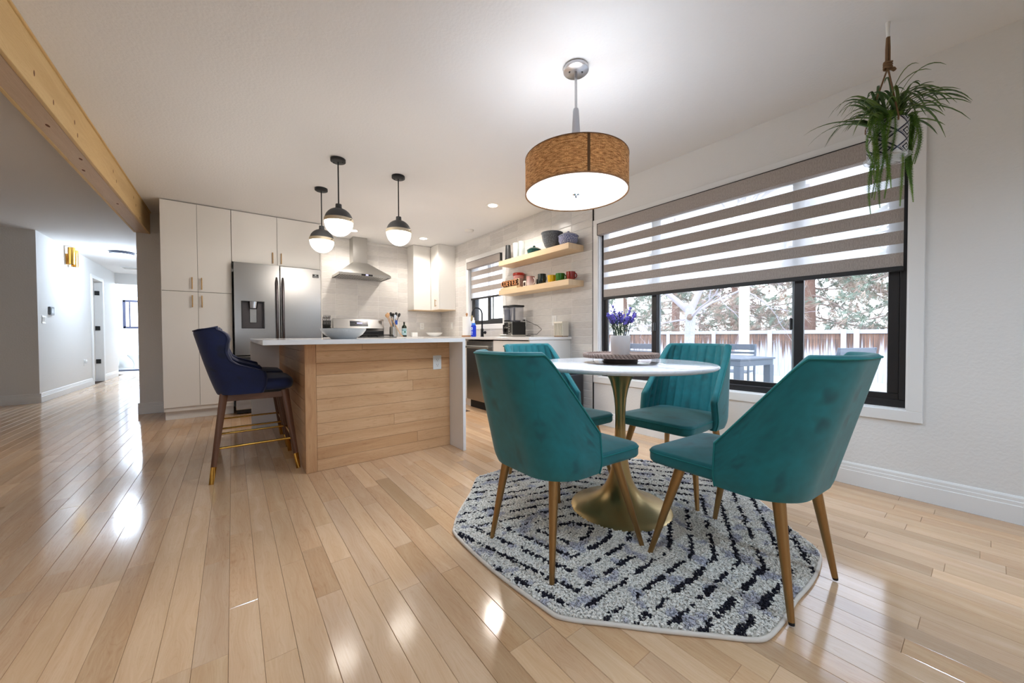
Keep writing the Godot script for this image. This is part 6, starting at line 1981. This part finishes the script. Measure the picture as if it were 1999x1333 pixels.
	part("carafe_handle", mb().tube([Vector3(-0.085, 0.155, -0.035), Vector3(-0.122, 0.145, -0.03), Vector3(-0.122, 0.07, -0.03), Vector3(-0.092, 0.055, -0.035)], [0.008], 8), M.black, t)
	part("carafe_lid", mb().lathe([Vector2(0.046, 0.160), Vector2(0.050, 0.166), Vector2(0.046, 0.182), Vector2(0, 0.184)], Vector3(-0.035, 0, -0.055), 24), M.black, t)
	part("carafe_band", mb().lathe([Vector2(0.0615, 0.105), Vector2(0.0635, 0.106), Vector2(0.0625, 0.124), Vector2(0.060, 0.124)], Vector3(-0.035, 0, -0.055), 28), M.chrome, t)
	part("filter_basket", mb().lathe([Vector2(0.03, 0.205), Vector2(0.045, 0.205), Vector2(0.062, 0.365), Vector2(0.058, 0.365), Vector2(0.042, 0.21)], Vector3(-0.03, 0, -0.058), 28), smoke, t)
	part("inner_basket", mb().lathe([Vector2(0, 0.212), Vector2(0.034, 0.212), Vector2(0.046, 0.34), Vector2(0, 0.34)], Vector3(-0.03, 0, -0.058), 24), flat_mat(Color(0.66, 0.66, 0.68), 0.3, 0.8), t)
	part("basket_ring", mb().lathe([Vector2(0, 0.190), Vector2(0.050, 0.190), Vector2(0.050, 0.208), Vector2(0, 0.208)], Vector3(-0.03, 0, -0.058), 24), M.black, t)
	part("water_tank", mb().cushion(_moved(rounded(0.17, 0.10, 0.03), 0.012, 0.068), 0.188, 0.368, 0.004), smoke, t)
	part("tank_tube", mb().cyl(Vector3(-0.02, 0.19, 0.06), Vector3(-0.02, 0.36, 0.06), 0.012, -1.0, 12), M.steel_dark, t)
	part("lid", mb().cushion(_moved(rounded(0.185, 0.115, 0.03), 0.012, 0.067), 0.368, 0.392, 0.006), M.charcoal, t)
	part("basket_lid", mb().lathe([Vector2(0, 0.366), Vector2(0.064, 0.366), Vector2(0.066, 0.372), Vector2(0.063, 0.390), Vector2(0, 0.391)], Vector3(-0.03, 0, -0.058), 28), M.charcoal, t)
	part("cord", mb().tube([Vector3(0.10, 0.02, 0.11), Vector3(0.13, 0.012, 0.19), Vector3(0.10, 0.008, 0.235), Vector3(0.06, 0.01, 0.20), Vector3(0.09, 0.03, 0.19), Vector3(0.15, 0.03, 0.29), Vector3(0.20, 0.09, 0.32), Vector3(0.20, 0.135, 0.25), Vector3(0.18, 0.19, 0.10), Vector3(0.19, 0.215, 0.02), Vector3(0.222, 0.2135, -0.03)], [0.0032], 7), M.black, t)
	part("plug", mb().span(Vector3(0.205, 0.203, -0.062), Vector3(0.2275, 0.224, -0.03), 0.004), M.black, t)
	# ribbed rack
	t = thing("toast_rack", "small cream box with a ribbed front at the worktop's end", "rack", Vector3(2.945, top, -2.945))
	var cream := flat_mat(Color(0.88, 0.85, 0.79), 0.5)
	part("rack_box", mb().span(Vector3(-0.035, 0.008, -0.068), Vector3(0.06, 0.168, 0.068), 0.006), cream, t)
	part("rack_frame", mb().span(Vector3(-0.052, 0.150, -0.070), Vector3(-0.030, 0.170, 0.070), 0.004), cream, t)
	part("rack_foot", mb().span(Vector3(-0.050, 0.0, -0.062), Vector3(0.055, 0.012, 0.062), 0.003), flat_mat(Color(0.55, 0.43, 0.30), 0.6), t)
	part("slot_shadow", mb().span(Vector3(-0.0362, 0.02, -0.06), Vector3(-0.0348, 0.15, 0.06)), flat_mat(Color(0.45, 0.40, 0.33), 0.7), t)
	for k in 7: part("rib", mb().tube([Vector3(-0.042, 0.012, -0.06 + 0.02 * k), Vector3(-0.042, 0.158, -0.06 + 0.02 * k)], [0.006], 8), cream, t)


func _moved(pts: Array, x: float, z: float) -> Array:
	var out := []
	for p in pts: out.append(p + Vector2(x, z))
	return out


# ---------------------------------------------------------------- back yard seen through the windows
func yard() -> void:
	var g := -0.14
	struct("ground", mb().span(Vector3(8.6, g - 0.2, -40), Vector3(60, g, 30)), mat(Color(0.72, 0.73, 0.64), 0.95))
	struct("patio", mb().span(Vector3(XW + 0.16, g - 0.2, -40), Vector3(8.6, g + 0.03, 30)), mat(Color(0.74, 0.735, 0.72), 0.9))
	# fence of single boards
	var streak := noise(0.08, 3, 131)
	var low := noise(0.03, 2, 132)
	var wood := []
	for q in 2:
		wood.append(textured(painted(256, 128, func(x: int, y: int) -> Color:
			var s := streak.get_noise_2d(x * 2.2 + 400.0 * q, y * 0.10)
			var edge: float = 0.36 + 0.30 * streak.get_noise_2d(x * 1.3 + 900.0, 5.0) + 0.16 * low.get_noise_2d(x, 40.0 + 300.0 * q)
			var f := smoothstep(edge - 0.13, edge + 0.13, y / 128.0)    # stain above, bleached wood below
			var pale := Color(0.86, 0.86, 0.89).lerp(Color(0.62, 0.63, 0.70), clampf(0.45 + 0.9 * s, 0.0, 1.0))
			var stain := Color(0.56, 0.40, 0.31).lerp(Color(0.28, 0.23, 0.24), clampf(0.42 + 1.1 * s, 0.0, 1.0))
			return stain.lerp(pale, f)), 0.9))
	var f := thing("fence", "weathered board fence with rust-brown stain running down pale grey boards", "fence", Vector3(11.2, g, 0))
	for k in 118:
		var z := 2.2 - 0.142 * k
		var b := mb()
		var h := 1.10 + rng.randfn(0, 0.006)
		var u := rng.randf()
		var w := 0.139
		var a := [Vector3(0, 0, z), Vector3(0, h, z), Vector3(0, h, z - w), Vector3(0, 0, z - w)]
		b.face([a[0], a[1], a[2], a[3]], [Vector2(u, 1), Vector2(u, 0), Vector2(u + 0.12, 0), Vector2(u + 0.12, 1)], Vector3(0.1, 0.5, z))
		for e in [[0, 1], [1, 2], [2, 3]]:
			var p: Vector3 = a[e[0]]
			var q2: Vector3 = a[e[1]]
			b.face([p, q2, q2 + Vector3(0.02, 0, 0), p + Vector3(0.02, 0, 0)], [Vector2(u, 1), Vector2(u, 0), Vector2(u, 0), Vector2(u, 1)], Vector3(0.01, 0.5, z - w * 0.5))
		b.face([a[0] + Vector3(0.02, 0, 0), a[1] + Vector3(0.02, 0, 0), a[2] + Vector3(0.02, 0, 0), a[3] + Vector3(0.02, 0, 0)], [Vector2(u, 1), Vector2(u, 0), Vector2(u + 0.12, 0), Vector2(u + 0.12, 1)], Vector3(0, 0.5, z))
		part("board", b, wood[1 if z < -3.4 else 0] if k % 5 else wood[k % 2], f)
	var rail := flat_mat(Color(0.70, 0.70, 0.735), 0.9)
	part("top_rail", mb().span(Vector3(-0.045, 1.075, -14.6), Vector3(0.0, 1.165, 2.25), 0.004), rail, f)
	for z in [0.4, -1.83, -2.05, -3.5, -4.9, -6.3, -7.8, -9.4, -11.0]:
		part("post", mb().span(Vector3(-0.10, 0, z - 0.045), Vector3(-0.046, 1.175, z + 0.045), 0.004), flat_mat(Color(0.82, 0.81, 0.82), 0.9), f)
	# patio cover posts
	var pm := flat_mat(Color(0.93, 0.90, 0.76), 0.7)
	for q in [[Vector3(7.95, g + 0.03, -2.93), "cream patio post between the fixed window pane and the fence"], [Vector3(7.48, g + 0.03, -5.49), "cream patio post seen behind the lavender"]]:
		var p := thing("patio_post", q[1], "post", q[0], 0.0, "cream patio posts")
		part("shaft", mb().box(Vector3(0, 1.35, 0), Vector3(0.14, 2.7, 0.14), 0.006), pm, p)
		part("shaft_base", mb().box(Vector3(0, 0.06, 0), Vector3(0.18, 0.12, 0.18), 0.006), pm, p)
	patio_set(g + 0.03)
	fruit_tree()
	var specs := [
		[Vector3(13.6, g, -3.35), 5.5, 0.24, "reddish-barked conifer with bare lower twigs behind the fence", 0.35, 3],
		[Vector3(14.2, g, -1.35), 6.0, 0.20, "drooping green conifer behind the fence's right stretch", 0.8, 4],
		[Vector3(15.0, g, -8.2), 6.0, 0.20, "green conifer behind the fence left of the bare tree", 0.9, 5],
		[Vector3(14.5, g, -5.7), 5.0, 0.16, "brown-needled conifer behind the bare tree", 0.45, 6],
		[Vector3(16.0, g, -11.5), 6.0, 0.20, "pale green conifer far left behind the fence", 0.9, 7],
		[Vector3(16.5, g, 0.9), 6.0, 0.22, "tan and green conifer at the far right behind the fence", 0.6, 8],
	]
	for s in specs: conifer(s[0], s[1], s[2], s[3], s[4], s[5])
	brush(g)


func limb(b: MB, p: Vector3, d: Vector3, length: float, r: float, depth: int, rr: RandomNumberGenerator, tips: Array, droop := 0.0, kids := 3, spread := 0.75) -> void:
	var pts := [p]
	var rad := [r]
	var q := p
	var dir := d
	for k in 4:
		dir = (dir + Vector3(rr.randfn(0, 0.13), rr.randfn(0, 0.10) - droop * 0.12, rr.randfn(0, 0.13))).normalized()
		q += dir * length * 0.25
		pts.append(q)
		rad.append(r * (1.0 - 0.16 * (k + 1)))
	b.tube(pts, rad, 8 if r > 0.05 else (5 if r > 0.012 else 3), false)
	tips.append([q, dir])
	if depth <= 0: return
	for k in kids:
		var at: Vector3 = pts[1 + rr.randi() % 4] if k < kids - 1 else q
		var o := Vector3(rr.randfn(), rr.randfn() * 0.7, rr.randfn()).normalized()
		var nd := (dir + o * spread).normalized()
		limb(b, at, nd, length * rr.randf_range(0.55, 0.8), r * 0.5, depth - 1, rr, tips, droop, kids, spread)


func fruit_tree() -> void:
	var t := thing("bare_tree", "bare pale-barked tree forking in two before the fence", "tree", Vector3(9.0, -0.14, -4.53))
	var r := RandomNumberGenerator.new()
	r.seed = 77
	var bark := noise(0.2, 3, 141)
	var m := textured(mirrored(painted(64, 64, func(x: int, y: int) -> Color:
		var k := 1.0 + 0.35 * bark.get_noise_2d(x * 0.5, y * 2.0)
		return Color(0.66 * k, 0.655 * k, 0.70 * k))), 0.9, Vector3(2, 1.4, 1))
	var b := mb()
	b.tube([Vector3(0, -0.1, 0), Vector3(0.01, 0.3, 0.02), Vector3(-0.02, 0.9, 0.0), Vector3(0, 1.45, 0.02), Vector3(0, 1.78, 0.0)], [0.19, 0.135, 0.115, 0.12, 0.11], 14)
	part("trunk", b, m, t)
	b = mb()
	b.tube([Vector3(-0.09, 1.47, 0.04), Vector3(-0.16, 1.52, 0.09)], [0.07, 0.06], 10)
	part("cut_stub", b, flat_mat(Color(0.50, 0.42, 0.36), 0.9), t)
	b = mb()
	var tips := []
	for q in [[Vector3(-0.15, 0.75, -0.62), 1.7, 0.085], [Vector3(0.05, 0.9, 0.42), 1.8, 0.09], [Vector3(-0.5, 0.45, 0.75), 1.3, 0.035], [Vector3(-0.4, -0.05, -0.9), 1.1, 0.025], [Vector3(0.5, 0.6, 0.3), 1.4, 0.04]]:
		limb(b, Vector3(0, 1.62 if q[2] > 0.05 else 1.45, 0), (q[0] as Vector3).normalized(), q[1], q[2], 4, r, tips, 0.15, 3, 0.8)
	part("branches", b, flat_mat(Color(0.66, 0.63, 0.65), 0.9), t)


func conifer(at: Vector3, height: float, r0: float, label: String, green: float, sd: int) -> void:
	var t := thing("conifer", label, "tree", at, 0.0, "trees behind the fence")
	var r := RandomNumberGenerator.new()
	r.seed = sd * 13
	part("trunk", mb().tube([Vector3(0, -0.1, 0), Vector3(0.05, height * 0.4, 0.03), Vector3(0, height, 0)], [r0, r0 * 0.75, r0 * 0.25], 12), flat_mat(Color(0.56, 0.42, 0.36), 0.95), t)
	var b := mb()
	var tips := []
	for k in 46:
		var y := lerpf(0.9, height * 0.95, k / 45.0)
		var a := k * 2.4 + r.randfn(0, 0.3)
		var length := lerpf(2.0, 0.5, k / 45.0) * r.randf_range(0.7, 1.1)
		limb(b, Vector3(0, y, 0), Vector3(cos(a), -0.12, sin(a)).normalized(), length, 0.028, 2, r, tips, 0.5, 3, 0.5)
	part("branches", b, flat_mat(Color(0.62, 0.54, 0.50), 0.95), t)
	var n := mb()
	for k in 9:
		var a := TAU * k / 9.0
		var o := Vector3(cos(a) * 0.09, 0.16 + 0.05 * (k % 3), sin(a) * 0.09)
		var w := Vector3(-sin(a), 0, cos(a)) * 0.007
		n.tri(-w, o, w)
	var places := []
	var cols := []
	for q in tips:
		for j in 7:
			var p: Vector3 = q[0] - q[1] * r.randf_range(0.0, 0.34) + Vector3(r.randfn(), r.randfn(), r.randfn()) * 0.03
			var up: Vector3 = (q[1] + Vector3(r.randfn(), r.randfn(), r.randfn()) * 0.5).normalized()
			var x := up.cross(Vector3(0.3, 0.2, 0.9)).normalized()
			places.append(Transform3D(Basis(x, up, x.cross(up)).scaled(Vector3.ONE * r.randf_range(0.7, 1.3)), p))
			var c := Color(0.25, 0.31, 0.235) if r.randf() < green else Color(0.48, 0.36, 0.28)
			cols.append(c * r.randf_range(0.8, 1.3))
	var m := mat(Color.WHITE, 0.9)
	m.vertex_color_use_as_albedo = true
	many("needles", n.mesh(), m, places, t, cols)


func brush(g: float) -> void:
	var r := RandomNumberGenerator.new()
	r.seed = 4
	var cols := [Color(0.70, 0.60, 0.55), Color(0.76, 0.70, 0.69), Color(0.66, 0.58, 0.52), Color(0.72, 0.63, 0.58)]
	for k in 7:
		var z := 0.6 - 2.0 * k
		var t := thing("bare_shrub", ["leafless pinkish-tan shrub behind the fence's right end", "leafless pale grey shrub behind the fence, in the right window pane", "leafless brown shrub behind the fence by the right sash", "leafless tan shrub behind the fence beside the cream patio post", "leafless pinkish-tan shrub behind the fence and the forked bare tree", "leafless pale grey shrub behind the fence, left window pane", "leafless brown shrub behind the fence, behind the lavender"][k], "shrub", Vector3(12.4 + 0.5 * (k % 2), g, z), 0.0, "leafless shrubs behind the fence")
		var b := mb()
		var tips := []
		for j in 9:
			var a := r.randf() * TAU
			limb(b, Vector3(0.3 * cos(a), 0, 0.3 * sin(a)), Vector3(0.35 * cos(a), 1.0, 0.45 * sin(a)).normalized(), r.randf_range(1.0, 1.7), 0.016, 3, r, tips, 0.1, 3, 0.75)
		part("twigs", b, flat_mat(cols[k % 4], 0.95), t)


func patio_set(y: float) -> void:
	var grey := flat_mat(Color(0.34, 0.37, 0.41), 0.5, 0.3)
	var t := thing("patio_table", "blue-grey metal patio table outside the fixed window pane", "table", Vector3(5.3, y, -2.0), -0.19)
	part("tabletop", mb().span(Vector3(-0.02, 0.695, -1.5), Vector3(0.78, 0.72, 0.02), 0.005), grey, t)
	part("apron", mb().span(Vector3(0.0, 0.615, -1.48), Vector3(0.76, 0.695, 0.0), 0.004), grey, t)
	for q in [[0.04, -0.04], [0.72, -0.04], [0.04, -1.44], [0.72, -1.44]]:
		part("leg", mb().span(Vector3(q[0] - 0.045, 0, q[1] - 0.045), Vector3(q[0] + 0.045, 0.615, q[1] + 0.045), 0.004), grey, t)
	var c := thing("patio_chair", "grey metal slat-back patio chair behind the patio table's near end", "chair", Vector3(6.75, y, -2.65), -PI / 2 + 0.15, "grey metal patio chairs")
	for s in [-1, 1]:
		part("back_post", mb().tube([Vector3(0.26 * s, 0, -0.26), Vector3(0.26 * s, 0.42, -0.22), Vector3(0.26 * s, 0.87, -0.33)], [0.017], 8), grey, c)
		part("leg", mb().tube([Vector3(0.27 * s, 0, 0.27), Vector3(0.26 * s, 0.62, 0.22)], [0.017], 8), grey, c)
		part("armrest", mb().tube([Vector3(0.27 * s, 0.60, -0.27), Vector3(0.28 * s, 0.655, -0.1), Vector3(0.28 * s, 0.655, 0.12), Vector3(0.27 * s, 0.60, 0.26)], [0.017], 8), grey, c)
	for q in [[0.85, 0.10], [0.75, 0.035], [0.69, 0.035], [0.63, 0.035]]:
		part("back_slat", mb().box(Vector3(0, q[0] - 0.03, -0.30 - (q[0] - 0.65) * 0.15), Vector3(0.52, q[1], 0.014), 0.004), grey, c)
	for k in 6: part("seat_slat", mb().box(Vector3(0, 0.42, -0.20 + 0.085 * k), Vector3(0.50, 0.014, 0.065), 0.004), grey, c)
	copy_of(c, "grey metal patio chair seen side-on at the right of the patio table", Vector3(6.25, y, -1.28), PI - 0.5)
	copy_of(c, "grey metal patio chair showing behind the teal window-side chair", Vector3(5.9, y, -4.05), -PI / 2)
	copy_of(c, "grey metal patio chair visible just right of the lavender pot", Vector3(5.4, y, -4.75), -PI / 2 + 0.2)
